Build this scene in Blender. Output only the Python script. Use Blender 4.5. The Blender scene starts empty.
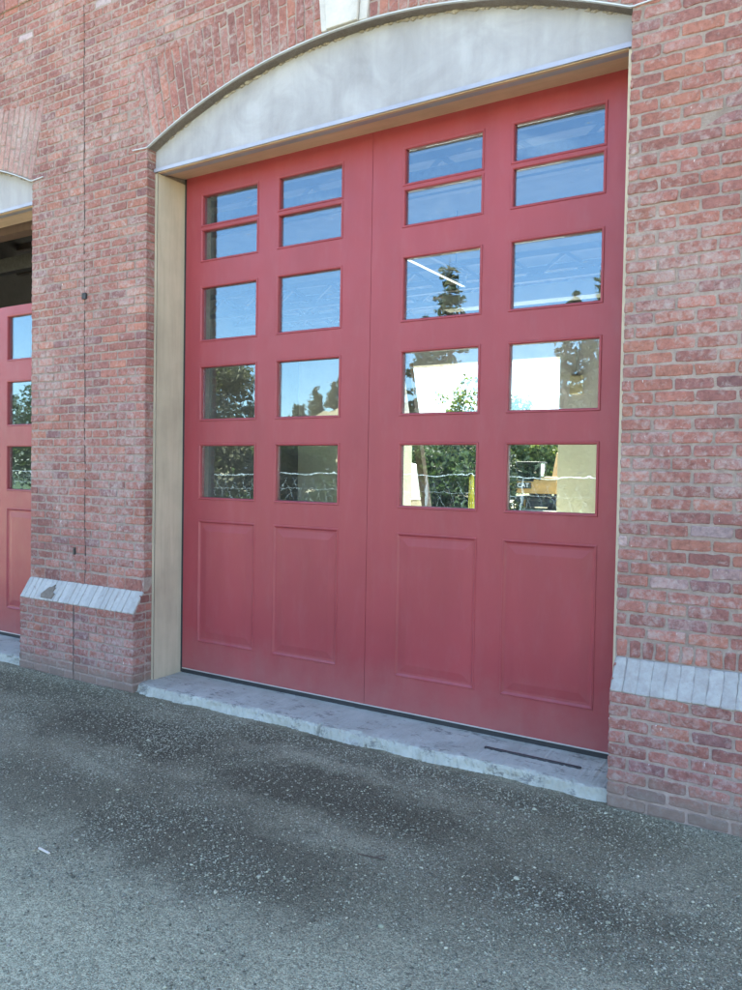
import bpy, math, random
import numpy as np
from mathutils import Vector, Matrix
random.seed(7); rng = np.random.default_rng(7)
S = bpy.context.scene
COL = S.collection
R = math.radians

# ------------------------------------------------------------------ metrics (metres; door face is y = 0, outwards is -y)
YW, YP, GZ = -0.361, -0.461, -0.11          # wall face, plinth face, ground level
CRS, BRK, JT = 0.0677, 0.1975, 0.0135       # brick course, brick module, mortar joint
ZTOP = 6.35                                  # top of the modelled brickwork
BAYS = [(0.0, 1.79), (-5.08, 1.89)]          # centre, half width of the two openings
SPRING, RISE = 4.02, 0.40

# ------------------------------------------------------------------ materials
def new_mat(name):
    m = bpy.data.materials.new(name); m.use_nodes = True
    nt = m.node_tree; b = nt.nodes['Principled BSDF']
    return m, nt, b
def N(nt, t, **kw):
    n = nt.nodes.new(t)
    for k, v in kw.items():
        if k in n.inputs.keys(): n.inputs[k].default_value = v
        else: setattr(n, k, v)
    return n
def noise(nt, vec, scale, detail=5, rough=0.6, dist=0.0):
    n = N(nt, 'ShaderNodeTexNoise'); n.inputs['Scale'].default_value = scale; n.inputs['Detail'].default_value = detail
    n.inputs['Roughness'].default_value = rough; n.inputs['Distortion'].default_value = dist
    nt.links.new(vec, n.inputs['Vector']); return n.outputs['Fac']
def ramp(nt, fac, stops):
    r = N(nt, 'ShaderNodeValToRGB'); el = r.color_ramp.elements
    while len(el) < len(stops): el.new(0.5)
    for e, (p, c) in zip(el, stops):
        e.position = p; e.color = (c, c, c, 1) if isinstance(c, (int, float)) else (*c, 1)
    nt.links.new(fac, r.inputs[0]); return r.outputs[0]
def mixc(nt, fac, a, b, mode='MIX'):
    m = N(nt, 'ShaderNodeMix', data_type='RGBA', blend_type=mode)
    for sock, v in ((m.inputs[0], fac), (m.inputs[6], a), (m.inputs[7], b)):
        if isinstance(v, (int, float)): sock.default_value = v
        elif isinstance(v, tuple): sock.default_value = (*v, 1)
        else: nt.links.new(v, sock)
    return m.outputs[2]
def math_(nt, op, a, b=None):
    m = N(nt, 'ShaderNodeMath', operation=op)
    for i, v in enumerate((a, b)):
        if v is None: continue
        if isinstance(v, (int, float)): m.inputs[i].default_value = v
        else: nt.links.new(v, m.inputs[i])
    return m.outputs[0]
def coords(nt, scale=None):
    t = N(nt, 'ShaderNodeTexCoord').outputs['Object']
    if scale is None: return t
    mp = N(nt, 'ShaderNodeMapping'); mp.inputs['Scale'].default_value = scale
    nt.links.new(t, mp.inputs['Vector']); return mp.outputs[0]
def bump(nt, b, h, strength, dist=0.01):
    n = N(nt, 'ShaderNodeBump'); n.inputs['Strength'].default_value = strength; n.inputs['Distance'].default_value = dist
    nt.links.new(h, n.inputs['Height']); nt.links.new(n.outputs[0], b.inputs['Normal'])
def attr(nt, name='tint'):
    return N(nt, 'ShaderNodeAttribute', attribute_name=name).outputs['Color']

def simple(name, col, rough=0.6, metal=0.0, var=0.15, scale=6.0, bmp=0.0, bscale=60.0, spec=0.4):
    m, nt, b = new_mat(name); v = coords(nt)
    f = noise(nt, v, scale)
    lo = tuple(c * (1 - var) for c in col); hi = tuple(min(1, c * (1 + var)) for c in col)
    nt.links.new(ramp(nt, f, [(0.3, lo), (0.7, hi)]), b.inputs['Base Color'])
    b.inputs['Roughness'].default_value = rough; b.inputs['Metallic'].default_value = metal
    b.inputs['Specular IOR Level'].default_value = spec
    if bmp: bump(nt, b, noise(nt, v, bscale), bmp)
    return m

def brick_material():
    m, nt, b = new_mat('brick_faces'); v = coords(nt); L = nt.links.new
    c = attr(nt)
    mott = ramp(nt, noise(nt, v, 38, 7, 0.7), [(0.28, 0.62), (0.5, 1.0), (0.75, 1.28)])
    c = mixc(nt, 1.0, c, mott, 'MULTIPLY')
    weather = ramp(nt, noise(nt, v, 1.1, 4, 0.6), [(0.35, (0.84, 0.83, 0.85)), (0.65, (1.1, 1.06, 1.04))])
    c = mixc(nt, 1.0, c, weather, 'MULTIPLY')
    big = noise(nt, v, 2.2, 4, 0.55)
    smear = noise(nt, v, 26, 8, 0.72, 0.4)
    smf = ramp(nt, math_(nt, 'ADD', smear, math_(nt, 'MULTIPLY', math_(nt, 'SUBTRACT', big, 0.5), 0.55)), [(0.47, 0.0), (0.60, 0.42), (0.72, 0.8)])
    c = mixc(nt, smf, c, (0.40, 0.335, 0.315))
    dv = coords(nt, (75, 75, 24))
    drip = noise(nt, dv, 1.0, 3, 0.5)
    zone = ramp(nt, noise(nt, coords(nt, (0.9, 0.9, 1.6)), 1.3, 3), [(0.42, 0.0), (0.62, 1.0)])
    df = math_(nt, 'MULTIPLY', ramp(nt, drip, [(0.70, 0.0), (0.735, 0.9)]), math_(nt, 'ADD', math_(nt, 'MULTIPLY', zone, 0.9), 0.1))
    c = mixc(nt, df, c, (0.66, 0.63, 0.62))
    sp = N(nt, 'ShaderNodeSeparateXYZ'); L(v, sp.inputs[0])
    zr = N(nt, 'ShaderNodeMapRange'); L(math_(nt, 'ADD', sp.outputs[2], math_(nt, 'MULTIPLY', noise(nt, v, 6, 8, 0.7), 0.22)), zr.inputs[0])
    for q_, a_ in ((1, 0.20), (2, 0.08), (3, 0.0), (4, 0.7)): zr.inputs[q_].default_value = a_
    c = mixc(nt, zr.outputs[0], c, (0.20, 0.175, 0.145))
    L(c, b.inputs['Base Color']); b.inputs['Roughness'].default_value = 0.88; b.inputs['Specular IOR Level'].default_value = 0.25
    h = math_(nt, 'ADD', noise(nt, v, 90, 6, 0.7), math_(nt, 'MULTIPLY', noise(nt, v, 22, 4), 1.4))
    bump(nt, b, h, 0.75, 0.006)
    return m
def mortar_material():
    m, nt, b = new_mat('mortar'); v = coords(nt)
    c = ramp(nt, noise(nt, v, 30, 7, 0.7), [(0.25, (0.235, 0.175, 0.15)), (0.5, (0.31, 0.245, 0.213)), (0.75, (0.39, 0.325, 0.29))])
    c = mixc(nt, 1.0, c, ramp(nt, noise(nt, v, 1.3, 3), [(0.3, (0.78, 0.78, 0.78)), (0.7, (1.12, 1.1, 1.1))]), 'MULTIPLY')
    nt.links.new(c, b.inputs['Base Color']); b.inputs['Roughness'].default_value = 0.95; b.inputs['Specular IOR Level'].default_value = 0.2
    bump(nt, b, noise(nt, v, 120, 6, 0.75), 0.8, 0.005)
    return m
def plaster_material(name, lo, mid, hi, sc=2.5):
    m, nt, b = new_mat(name); v = coords(nt)
    f = math_(nt, 'ADD', math_(nt, 'MULTIPLY', noise(nt, v, sc, 6, 0.62, 0.5), 0.75), math_(nt, 'MULTIPLY', noise(nt, v, sc * 12, 5, 0.7), 0.25))
    c = ramp(nt, f, [(0.32, lo), (0.5, mid), (0.66, hi)])
    nt.links.new(c, b.inputs['Base Color']); b.inputs['Roughness'].default_value = 0.9; b.inputs['Specular IOR Level'].default_value = 0.25
    bump(nt, b, noise(nt, v, 45, 7, 0.7), 0.45, 0.006)
    return m
def tympanum_material():
    m, nt, b = new_mat('tympanum_plaster'); v = coords(nt)
    c = ramp(nt, noise(nt, v, 3.2, 6, 0.6, 0.6), [(0.32, (0.30, 0.29, 0.305)), (0.5, (0.35, 0.341, 0.36)), (0.66, (0.40, 0.392, 0.415))])
    strk = ramp(nt, noise(nt, coords(nt, (9, 9, 1.1)), 1.0, 5, 0.6, 0.3), [(0.42, (0.95, 0.95, 0.95)), (0.6, (1.03, 1.03, 1.03))])
    c = mixc(nt, 1.0, c, strk, 'MULTIPLY')
    st = ramp(nt, noise(nt, coords(nt, (2.0, 2, 2.6)), 1.5, 6, 0.65, 0.8), [(0.60, 0.0), (0.72, 0.3)])
    c = mixc(nt, st, c, (0.30, 0.28, 0.28))
    nt.links.new(c, b.inputs['Base Color']); b.inputs['Roughness'].default_value = 0.9; b.inputs['Specular IOR Level'].default_value = 0.25
    bump(nt, b, noise(nt, v, 40, 7, 0.7), 0.5, 0.007)
    return m
def sill_material():
    m, nt, b = new_mat('sill_concrete'); v = coords(nt)
    c = ramp(nt, noise(nt, v, 4, 7, 0.65, 0.4), [(0.3, (0.30, 0.30, 0.255)), (0.52, (0.385, 0.39, 0.34)), (0.72, (0.46, 0.465, 0.41))])
    dirt = ramp(nt, noise(nt, coords(nt, (3.0, 6, 6)), 2.2, 10, 0.78), [(0.545, 0.0), (0.62, 0.75)])
    c = mixc(nt, dirt, c, (0.11, 0.105, 0.10))
    spk = ramp(nt, noise(nt, v, 85, 3), [(0.66, 0.0), (0.7, 0.6)])
    c = mixc(nt, spk, c, (0.2, 0.19, 0.18))
    nt.links.new(c, b.inputs['Base Color']); b.inputs['Roughness'].default_value = 0.85
    bump(nt, b, noise(nt, v, 40, 8, 0.75), 0.6, 0.008)
    return m
def paint_material(name, col):
    m, nt, b = new_mat(name); v = coords(nt)
    f = noise(nt, coords(nt, (1, 1, 0.35)), 2.2, 5, 0.6)
    c = ramp(nt, f, [(0.3, tuple(x * 0.88 for x in col)), (0.7, tuple(min(1, x * 1.1) for x in col))])
    dust = ramp(nt, noise(nt, coords(nt, (5, 5, 1.4)), 2.0, 8, 0.7), [(0.5, 0.0), (0.85, 0.07)])
    c = mixc(nt, dust, c, (0.45, 0.36, 0.35))
    sp = N(nt, 'ShaderNodeSeparateXYZ'); nt.links.new(v, sp.inputs[0])
    zr = N(nt, 'ShaderNodeMapRange'); nt.links.new(math_(nt, 'ADD', sp.outputs[2], math_(nt, 'MULTIPLY', noise(nt, v, 7, 8, 0.7), 0.5)), zr.inputs[0])
    for q_, a_ in ((1, 0.62), (2, 0.24), (3, 0.0), (4, 0.35)): zr.inputs[q_].default_value = a_
    c = mixc(nt, zr.outputs[0], c, (0.30, 0.17, 0.15))
    nt.links.new(c, b.inputs['Base Color'])
    nt.links.new(ramp(nt, noise(nt, v, 8, 6), [(0.3, 0.36), (0.7, 0.52)]), b.inputs['Roughness'])
    b.inputs['Specular IOR Level'].default_value = 0.45
    bump(nt, b, math_(nt, 'ADD', noise(nt, v, 160, 3), math_(nt, 'MULTIPLY', noise(nt, v, 3.0, 2), 3.0)), 0.10, 0.003)
    return m
def ply_material(name, col, axis):
    m, nt, b = new_mat(name)
    sc = {'z': (14, 14, 1.1), 'x': (1.1, 14, 14)}[axis]
    c = ramp(nt, noise(nt, coords(nt, sc), 1.6, 6, 0.6, 0.6), [(0.28, tuple(x * 0.89 for x in col)), (0.5, col), (0.72, tuple(x * 1.07 for x in col))])
    blot = ramp(nt, noise(nt, coords(nt), 2.0, 4), [(0.35, (0.86, 0.86, 0.86)), (0.65, (1.06, 1.06, 1.06))])
    c = mixc(nt, 1.0, c, blot, 'MULTIPLY')
    knots = ramp(nt, noise(nt, coords(nt, (6, 6, 3.5)), 1.7, 2), [(0.74, 0.0), (0.78, 0.55)])
    c = mixc(nt, knots, c, (0.2, 0.13, 0.08))
    nt.links.new(c, b.inputs['Base Color']); b.inputs['Roughness'].default_value = 0.75; b.inputs['Specular IOR Level'].default_value = 0.3
    bump(nt, b, noise(nt, coords(nt, sc), 6, 4), 0.15, 0.003)
    return m
def glass_material(name, wave, f0=0.10, see=(0.90, 0.94, 0.92, 1)):
    m, nt, b = new_mat(name); nt.nodes.remove(b); L = nt.links.new
    out = nt.nodes['Material Output']; v = coords(nt)
    bn = N(nt, 'ShaderNodeBump'); bn.inputs['Strength'].default_value = 1.0; bn.inputs['Distance'].default_value = wave
    L(noise(nt, v, 7.0, 2, 0.45), bn.inputs['Height'])
    g = N(nt, 'ShaderNodeBsdfGlossy'); g.inputs['Roughness'].default_value = 0.0; g.inputs['Color'].default_value = (0.60, 0.83, 1, 1)
    L(bn.outputs[0], g.inputs['Normal'])
    t = N(nt, 'ShaderNodeBsdfTransparent'); t.inputs['Color'].default_value = see
    lw = N(nt, 'ShaderNodeLayerWeight'); lw.inputs['Blend'].default_value = 0.5
    fac = math_(nt, 'ADD', math_(nt, 'MULTIPLY', math_(nt, 'POWER', lw.outputs['Facing'], 5.0), 1 - f0), f0)
    mx = N(nt, 'ShaderNodeMixShader'); L(fac, mx.inputs[0]); L(t.outputs[0], mx.inputs[1]); L(g.outputs[0], mx.inputs[2])
    d = N(nt, 'ShaderNodeBsdfDiffuse'); d.inputs['Color'].default_value = (0.75, 0.76, 0.76, 1)
    mp = N(nt, 'ShaderNodeMapping'); mp.inputs['Rotation'].default_value = (0, R(50), 0); mp.inputs['Scale'].default_value = (3, 3, 26)
    L(v, mp.inputs['Vector'])
    scr = ramp(nt, noise(nt, mp.outputs[0], 1.6, 4, 0.6), [(0.66, 0.0), (0.74, 0.16)])
    film = ramp(nt, noise(nt, v, 5, 6, 0.65), [(0.4, 0.003), (0.75, 0.025)])
    m2 = N(nt, 'ShaderNodeMixShader'); L(math_(nt, 'ADD', scr, film), m2.inputs[0]); L(mx.outputs[0], m2.inputs[1]); L(d.outputs[0], m2.inputs[2])
    L(m2.outputs[0], out.inputs['Surface'])
    return m
def ground_material():
    m, nt, b = new_mat('packed_gravel'); v = coords(nt); L = nt.links.new
    patch = noise(nt, coords(nt, (0.75, 1.25, 1)), 0.85, 6, 0.58, 0.7)
    c = ramp(nt, patch, [(0.36, (0.160, 0.142, 0.094)), (0.46, (0.210, 0.190, 0.128)), (0.55, (0.275, 0.252, 0.172)), (0.68, (0.36, 0.335, 0.232))])
    fine = ramp(nt, noise(nt, v, 60, 8, 0.75), [(0.3, (0.66, 0.66, 0.66)), (0.7, (1.34, 1.34, 1.33))])
    c = mixc(nt, 1.0, c, fine, 'MULTIPLY')
    vo = N(nt, 'ShaderNodeTexVoronoi'); vo.inputs['Scale'].default_value = 95; L(v, vo.inputs['Vector'])
    hue = N(nt, 'ShaderNodeSeparateColor'); L(vo.outputs['Color'], hue.inputs[0])
    pick = math_(nt, 'MULTIPLY', ramp(nt, hue.outputs[0], [(0.62, 0.0), (0.7, 1.0)]), ramp(nt, vo.outputs['Distance'], [(0.30, 1.0), (0.48, 0.0)]))
    sc = mixc(nt, hue.outputs[1], (0.16, 0.145, 0.11), (0.48, 0.455, 0.36))
    c = mixc(nt, math_(nt, 'MULTIPLY', pick, 0.75), c, sc)
    vo2 = N(nt, 'ShaderNodeTexVoronoi'); vo2.inputs['Scale'].default_value = 170; L(v, vo2.inputs['Vector'])
    grit = mixc(nt, 1.0, vo2.outputs['Color'], (1, 1, 1), 'MULTIPLY')
    bw = N(nt, 'ShaderNodeRGBToBW'); L(grit, bw.inputs[0])
    # dirt colour grows paler away from the wall; damp stains with ragged edges nearer to it
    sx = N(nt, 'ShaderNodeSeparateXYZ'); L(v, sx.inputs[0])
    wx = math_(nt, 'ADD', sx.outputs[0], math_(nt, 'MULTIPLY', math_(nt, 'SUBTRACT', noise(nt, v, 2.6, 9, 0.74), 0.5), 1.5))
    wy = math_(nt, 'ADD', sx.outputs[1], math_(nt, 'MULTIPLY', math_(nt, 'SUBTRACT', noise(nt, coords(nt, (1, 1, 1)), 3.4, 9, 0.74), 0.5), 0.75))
    lighter = N(nt, 'ShaderNodeMapRange'); lighter.interpolation_type = 'SMOOTHSTEP'; L(wy, lighter.inputs[0])
    for q_, a_ in ((1, -1.5), (2, -2.9), (3, 0.0), (4, 0.8)): lighter.inputs[q_].default_value = a_
    c = mixc(nt, lighter.outputs[0], c, mixc(nt, 1.0, (0.46, 0.435, 0.295), fine, 'MULTIPLY'))
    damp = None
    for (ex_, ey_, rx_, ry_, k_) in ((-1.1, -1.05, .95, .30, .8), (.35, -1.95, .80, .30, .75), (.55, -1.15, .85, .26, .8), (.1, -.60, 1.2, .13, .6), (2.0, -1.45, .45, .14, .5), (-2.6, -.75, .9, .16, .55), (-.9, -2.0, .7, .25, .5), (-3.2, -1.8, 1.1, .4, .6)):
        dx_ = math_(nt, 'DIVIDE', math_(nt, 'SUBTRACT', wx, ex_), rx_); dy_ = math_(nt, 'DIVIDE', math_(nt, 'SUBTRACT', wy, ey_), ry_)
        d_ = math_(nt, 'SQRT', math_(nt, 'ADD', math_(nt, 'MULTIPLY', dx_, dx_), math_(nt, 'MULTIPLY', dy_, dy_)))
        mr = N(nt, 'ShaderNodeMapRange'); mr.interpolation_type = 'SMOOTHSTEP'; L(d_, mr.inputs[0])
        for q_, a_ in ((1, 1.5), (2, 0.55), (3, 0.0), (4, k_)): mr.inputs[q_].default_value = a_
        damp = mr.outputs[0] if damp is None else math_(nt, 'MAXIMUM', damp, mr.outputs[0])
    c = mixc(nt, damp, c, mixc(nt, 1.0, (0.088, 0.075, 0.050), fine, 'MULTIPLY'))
    c = mixc(nt, 1.0, c, ramp(nt, bw.outputs[0], [(0.2, 0.70), (0.8, 1.32)]), 'MULTIPLY')
    L(c, b.inputs['Base Color']); b.inputs['Roughness'].default_value = 0.92; b.inputs['Specular IOR Level'].default_value = 0.22
    h = math_(nt, 'ADD', math_(nt, 'MULTIPLY', noise(nt, v, 18, 8, 0.7), 1.2), math_(nt, 'MULTIPLY', pick, 0.5))
    h = math_(nt, 'ADD', h, math_(nt, 'MULTIPLY', noise(nt, v, 110, 5, 0.7), 0.5)); h = math_(nt, 'ADD', h, math_(nt, 'MULTIPLY', vo2.outputs['Distance'], -0.55))
    bump(nt, b, h, 0.9, 0.012)
    return m
def leaf_material(name, lo, hi, tl=0.4):
    m, nt, b = new_mat(name)
    c = mixc(nt, attr(nt), lo, hi)
    nt.links.new(c, b.inputs['Base Color']); b.inputs['Roughness'].default_value = 0.6
    b.inputs['Specular IOR Level'].default_value = 0.3
    tr = N(nt, 'ShaderNodeBsdfTranslucent'); nt.links.new(mixc(nt, 0.5, c, (0.16, 0.2, 0.03)), tr.inputs['Color'])
    mx = N(nt, 'ShaderNodeMixShader'); mx.inputs[0].default_value = tl
    out = nt.nodes['Material Output']
    nt.links.new(b.outputs[0], mx.inputs[1]); nt.links.new(tr.outputs[0], mx.inputs[2]); nt.links.new(mx.outputs[0], out.inputs['Surface'])
    return m
def tinted(name, rough=0.9, bmp=0.4):
    m, nt, b = new_mat(name); v = coords(nt)
    c = mixc(nt, 1.0, attr(nt), ramp(nt, noise(nt, v, 60, 5), [(0.3, 0.75), (0.7, 1.2)]), 'MULTIPLY')
    nt.links.new(c, b.inputs['Base Color']); b.inputs['Roughness'].default_value = rough; b.inputs['Specular IOR Level'].default_value = 0.3
    bump(nt, b, noise(nt, v, 70, 6, 0.7), bmp, 0.004)
    return m
def lamp_material():
    m, nt, b = new_mat('lit_tube'); b.inputs['Base Color'].default_value = (0.9, 0.9, 0.9, 1)
    b.inputs['Emission Color'].default_value = (1, 0.97, 0.92, 1); b.inputs['Emission Strength'].default_value = 0.3
    return m
def whitewash_material(name='whitewash', lo=0.56, hi=0.68):
    m, nt, b = new_mat(name); v = coords(nt)
    c = mixc(nt, 1.0, attr(nt), ramp(nt, noise(nt, v, 24, 6, 0.7), [(0.3, (0.86, 0.85, 0.85)), (0.7, (1.06, 1.06, 1.06))]), 'MULTIPLY')
    worn = ramp(nt, noise(nt, v, 16, 8, 0.75, 0.4), [(lo, 0.0), (hi, 0.8)])
    c = mixc(nt, worn, c, (0.25, 0.215, 0.205))
    nt.links.new(c, b.inputs['Base Color']); b.inputs['Roughness'].default_value = 0.85
    bump(nt, b, noise(nt, v, 60, 6, 0.7), 0.5, 0.005)
    return m

M = dict(
    brick=brick_material(), mortar=mortar_material(),
    tymp=tympanum_material(),
    concrete=plaster_material('grey_concrete', (0.30, 0.29, 0.28), (0.42, 0.41, 0.40), (0.52, 0.51, 0.50), 5),
    lumps=plaster_material('rough_mortar', (0.18, 0.15, 0.12), (0.32, 0.28, 0.24), (0.46, 0.43, 0.39), 20),
    stone=plaster_material('keystone_limestone', (0.42, 0.39, 0.37), (0.52, 0.49, 0.465), (0.60, 0.575, 0.55), 4),
    sill=sill_material(), red=paint_material('red_door_paint', (0.285, 0.042, 0.053)),
    ply=ply_material('plywood_upright', (0.47, 0.40, 0.30), 'z'), plyh=ply_material('plywood_head', (0.60, 0.44, 0.31), 'x'),
    edge=simple('plywood_edge', (0.58, 0.49, 0.36), 0.7, 0, 0.1, 20),
    rubber=simple('black_rubber', (0.03, 0.031, 0.034), 0.65, 0, 0.2), groove=simple('dark_groove', (0.09, 0.016, 0.024), 0.6),
    zinc=simple('zinc_flashing', (0.50, 0.51, 0.53), 0.6, 0.15, 0.12, 5), bluemetal=simple('painted_drip_metal', (0.36, 0.36, 0.42), 0.5, 0.4, 0.12, 5),
    alu=simple('aluminium_strip', (0.75, 0.75, 0.75), 0.35, 0.8, 0.05), steel=simple('dark_steel', (0.06, 0.06, 0.065), 0.5, 0.6, 0.3, 30),
    glass=glass_material('door_glass', 0.00028, 0.115), clear=glass_material('cab_glass', 0.0, 0.06, (0.25, 0.3, 0.3, 1)),
    joint=simple('joint_sealant', (0.075, 0.055, 0.05), 0.9, 0, 0.3, 40), white=whitewash_material(), whiteworn=whitewash_material('worn_whitewash', 0.43, 0.70),
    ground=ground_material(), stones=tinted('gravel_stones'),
    floor=plaster_material('concrete_floor', (0.50, 0.49, 0.45), (0.60, 0.59, 0.54), (0.66, 0.65, 0.60), 1.0),
    inwall=plaster_material('interior_paint', (0.64, 0.65, 0.50), (0.73, 0.74, 0.58), (0.79, 0.80, 0.66), 1.2),
    inupper=plaster_material('interior_block', (0.58, 0.56, 0.57), (0.70, 0.68, 0.69), (0.78, 0.76, 0.77), 1.5),
    timber=ply_material('joist_timber', (0.24, 0.17, 0.13), 'x'), darkjoist=simple('dark_joist_steel', (0.10, 0.085, 0.08), 0.6), ceil=simple('ceiling_deck', (0.10, 0.095, 0.09), 0.8, 0, 0.2, 3),
    beam=simple('white_painted_beam', (0.78, 0.77, 0.70), 0.6, 0, 0.08, 3), lamp=lamp_material(), lampbody=simple('lamp_housing', (0.08, 0.08, 0.08), 0.5),
    roof=simple('roof_felt', (0.10, 0.10, 0.10), 0.9), patch=simple('brown_mortar', (0.165, 0.135, 0.11), 0.9, 0, 0.25, 30), box=simple('cream_box_paint', (0.70, 0.64, 0.42), 0.5),
    darkwall=simple('dim_toned_block', (0.07, 0.07, 0.07), 0.8), darkwood=ply_material('dark_brace_timber', (0.17, 0.11, 0.09), 'z'),
    bark=plaster_material('tree_bark', (0.05, 0.035, 0.027), (0.10, 0.075, 0.058), (0.16, 0.12, 0.095), 6),
    leaf_dark=leaf_material('dark_foliage', (0.02, 0.035, 0.018), (0.075, 0.10, 0.045)),
    leaf_brown=leaf_material('dry_foliage', (0.12, 0.10, 0.055), (0.30, 0.235, 0.13)),
    leaf_light=leaf_material('light_foliage', (0.05, 0.085, 0.02), (0.15, 0.19, 0.05)),
    leaf_hedge=leaf_material('shaded_hedge_leaves', (0.010, 0.022, 0.018), (0.03, 0.046, 0.032), 0.06), leaf_fir=leaf_material('fir_needles', (0.03, 0.042, 0.026), (0.10, 0.105, 0.065)),  # hedge leaves: backlit shade put into a darker leaf colour
    tan=simple('construction_tan', (0.52, 0.29, 0.075), 0.5, 0, 0.15, 3), black=simple('machine_black', (0.03, 0.03, 0.032), 0.55, 0, 0.2),
    letter=simple('white_lettering', (0.8, 0.8, 0.8), 0.5, 0, 0.03), galv=simple('galvanised_wire', (0.34, 0.35, 0.35), 0.45, 0.2, 0.08),
    yellow=simple('yellow_fibreglass', (0.55, 0.55, 0.06), 0.5), redsign=simple('red_sign_face', (0.55, 0.04, 0.05), 0.5), whitesign=simple('white_sign_face', (0.78, 0.78, 0.76), 0.5),
    tank=simple('white_tank_plastic', (0.78, 0.78, 0.76), 0.5), card=simple('pale_crate_board', (0.55, 0.45, 0.31), 0.8),
    sand=plaster_material('sandy_soil', (0.30, 0.20, 0.11), (0.42, 0.30, 0.17), (0.52, 0.39, 0.24), 0.25),
    grass=plaster_material('rough_grass', (0.045, 0.065, 0.02), (0.075, 0.10, 0.032), (0.13, 0.13, 0.055), 0.6),
    scrap=simple('pale_wood_scrap', (0.66, 0.60, 0.50), 0.8),
)

# ------------------------------------------------------------------ mesh collector
class MB:
    def __init__(s): s.v = []; s.f = []; s.m = []; s.t = []; s.mats = []; s.n = 0
    def mi(s, mat):
        if mat not in s.mats: s.mats.append(mat)
        return s.mats.index(mat)
    def add(s, verts, faces, mat, tint=(1, 1, 1)):
        o = s.n; s.v.extend(verts); s.n += len(verts); k = s.mi(mat)
        for f in faces: s.f.append([i + o for i in f]); s.m.append(k); s.t.append(tint)
    def box(s, x0, x1, y0, y1, z0, z1, mat, tint=(1, 1, 1)):
        v = [(x, y, z) for z in (z0, z1) for y in (y0, y1) for x in (x0, x1)]
        s.add(v, [(0, 2, 3, 1), (4, 5, 7, 6), (0, 1, 5, 4), (2, 6, 7, 3), (0, 4, 6, 2), (1, 3, 7, 5)], mat, tint)
    def bar(s, a, b, w, h, mat, up=(0, 0, 1), tint=(1, 1, 1)):
        a = Vector(a); b = Vector(b); d = (b - a).normalized(); u = Vector(up)
        if abs(d.dot(u)) > 0.98: u = Vector((1, 0, 0))
        r = d.cross(u).normalized(); u = r.cross(d)
        v = [tuple(p + r * (w / 2) * i + u * (h / 2) * j) for p in (a, b) for j in (-1, 1) for i in (-1, 1)]
        s.add(v, [(0, 1, 3, 2), (4, 6, 7, 5), (0, 4, 5, 1), (2, 3, 7, 6), (0, 2, 6, 4), (1, 5, 7, 3)], mat, tint)
    def tube(s, pts, rad, mat, n=8, tint=(1, 1, 1), cap=True):
        pts = [Vector(p) for p in pts]; rad = rad if isinstance(rad, (list, tuple)) else [rad] * len(pts)
        vs = []; fs = []
        for i, p in enumerate(pts):
            d = (pts[min(i + 1, len(pts) - 1)] - pts[max(i - 1, 0)]).normalized()
            u = Vector((0, 0, 1)) if abs(d.z) < 0.9 else Vector((1, 0, 0))
            r = d.cross(u).normalized(); u = r.cross(d)
            for k in range(n):
                a = 2 * math.pi * k / n; vs.append(tuple(p + (r * math.cos(a) + u * math.sin(a)) * rad[i]))
        for i in range(len(pts) - 1):
            for k in range(n):
                fs.append((i * n + k, i * n + (k + 1) % n, (i + 1) * n + (k + 1) % n, (i + 1) * n + k))
        if cap: fs += [tuple(range(n))[::-1], tuple(range((len(pts) - 1) * n, len(pts) * n))]
        s.add(vs, fs, mat, tint)
    def prism(s, poly, y0, y1, mat, tint=(1, 1, 1), axis='y'):     # polygon in x,z pushed along y (or y,z along x)
        n = len(poly)
        P = (lambda a, b, c: (a, c, b)) if axis == 'y' else (lambda a, b, c: (c, a, b))
        v = [P(a, b, y0) for a, b in poly] + [P(a, b, y1) for a, b in poly]
        s.add(v, [tuple(range(n)), tuple(range(2 * n - 1, n - 1, -1))] + [(i, i + n, (i + 1) % n + n, (i + 1) % n) for i in range(n)], mat, tint)
    def build(s, name, parent=None, smooth=False, bevel=0.0):
        me = bpy.data.meshes.new(name); me.from_pydata(s.v, [], s.f)
        for mt in s.mats: me.materials.append(mt)
        me.polygons.foreach_set('material_index', np.array(s.m, np.int32))
        at = me.attributes.new('tint', 'FLOAT_COLOR', 'FACE')
        at.data.foreach_set('color', np.array([(*t[:3], 1.0) for t in s.t], np.float32).ravel())
        if smooth: me.polygons.foreach_set('use_smooth', np.ones(len(s.f), bool))
        me.update()
        o = bpy.data.objects.new(name, me); COL.objects.link(o)
        if parent: o.parent = parent
        if bevel:
            md = o.modifiers.new('soft_edges', 'BEVEL'); md.width = bevel; md.segments = 2; md.limit_method = 'ANGLE'
        return o
def empty(name, loc=(0, 0, 0), rz=0):
    o = bpy.data.objects.new(name, None); COL.objects.link(o); o.location = loc; o.rotation_euler = (0, 0, rz); return o
def tag(o, label=None, cat=None, group=None, kind=None):
    for k, v in (('label', label), ('category', cat), ('group', group), ('kind', kind)):
        if v: o[k] = v
    return o

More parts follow.
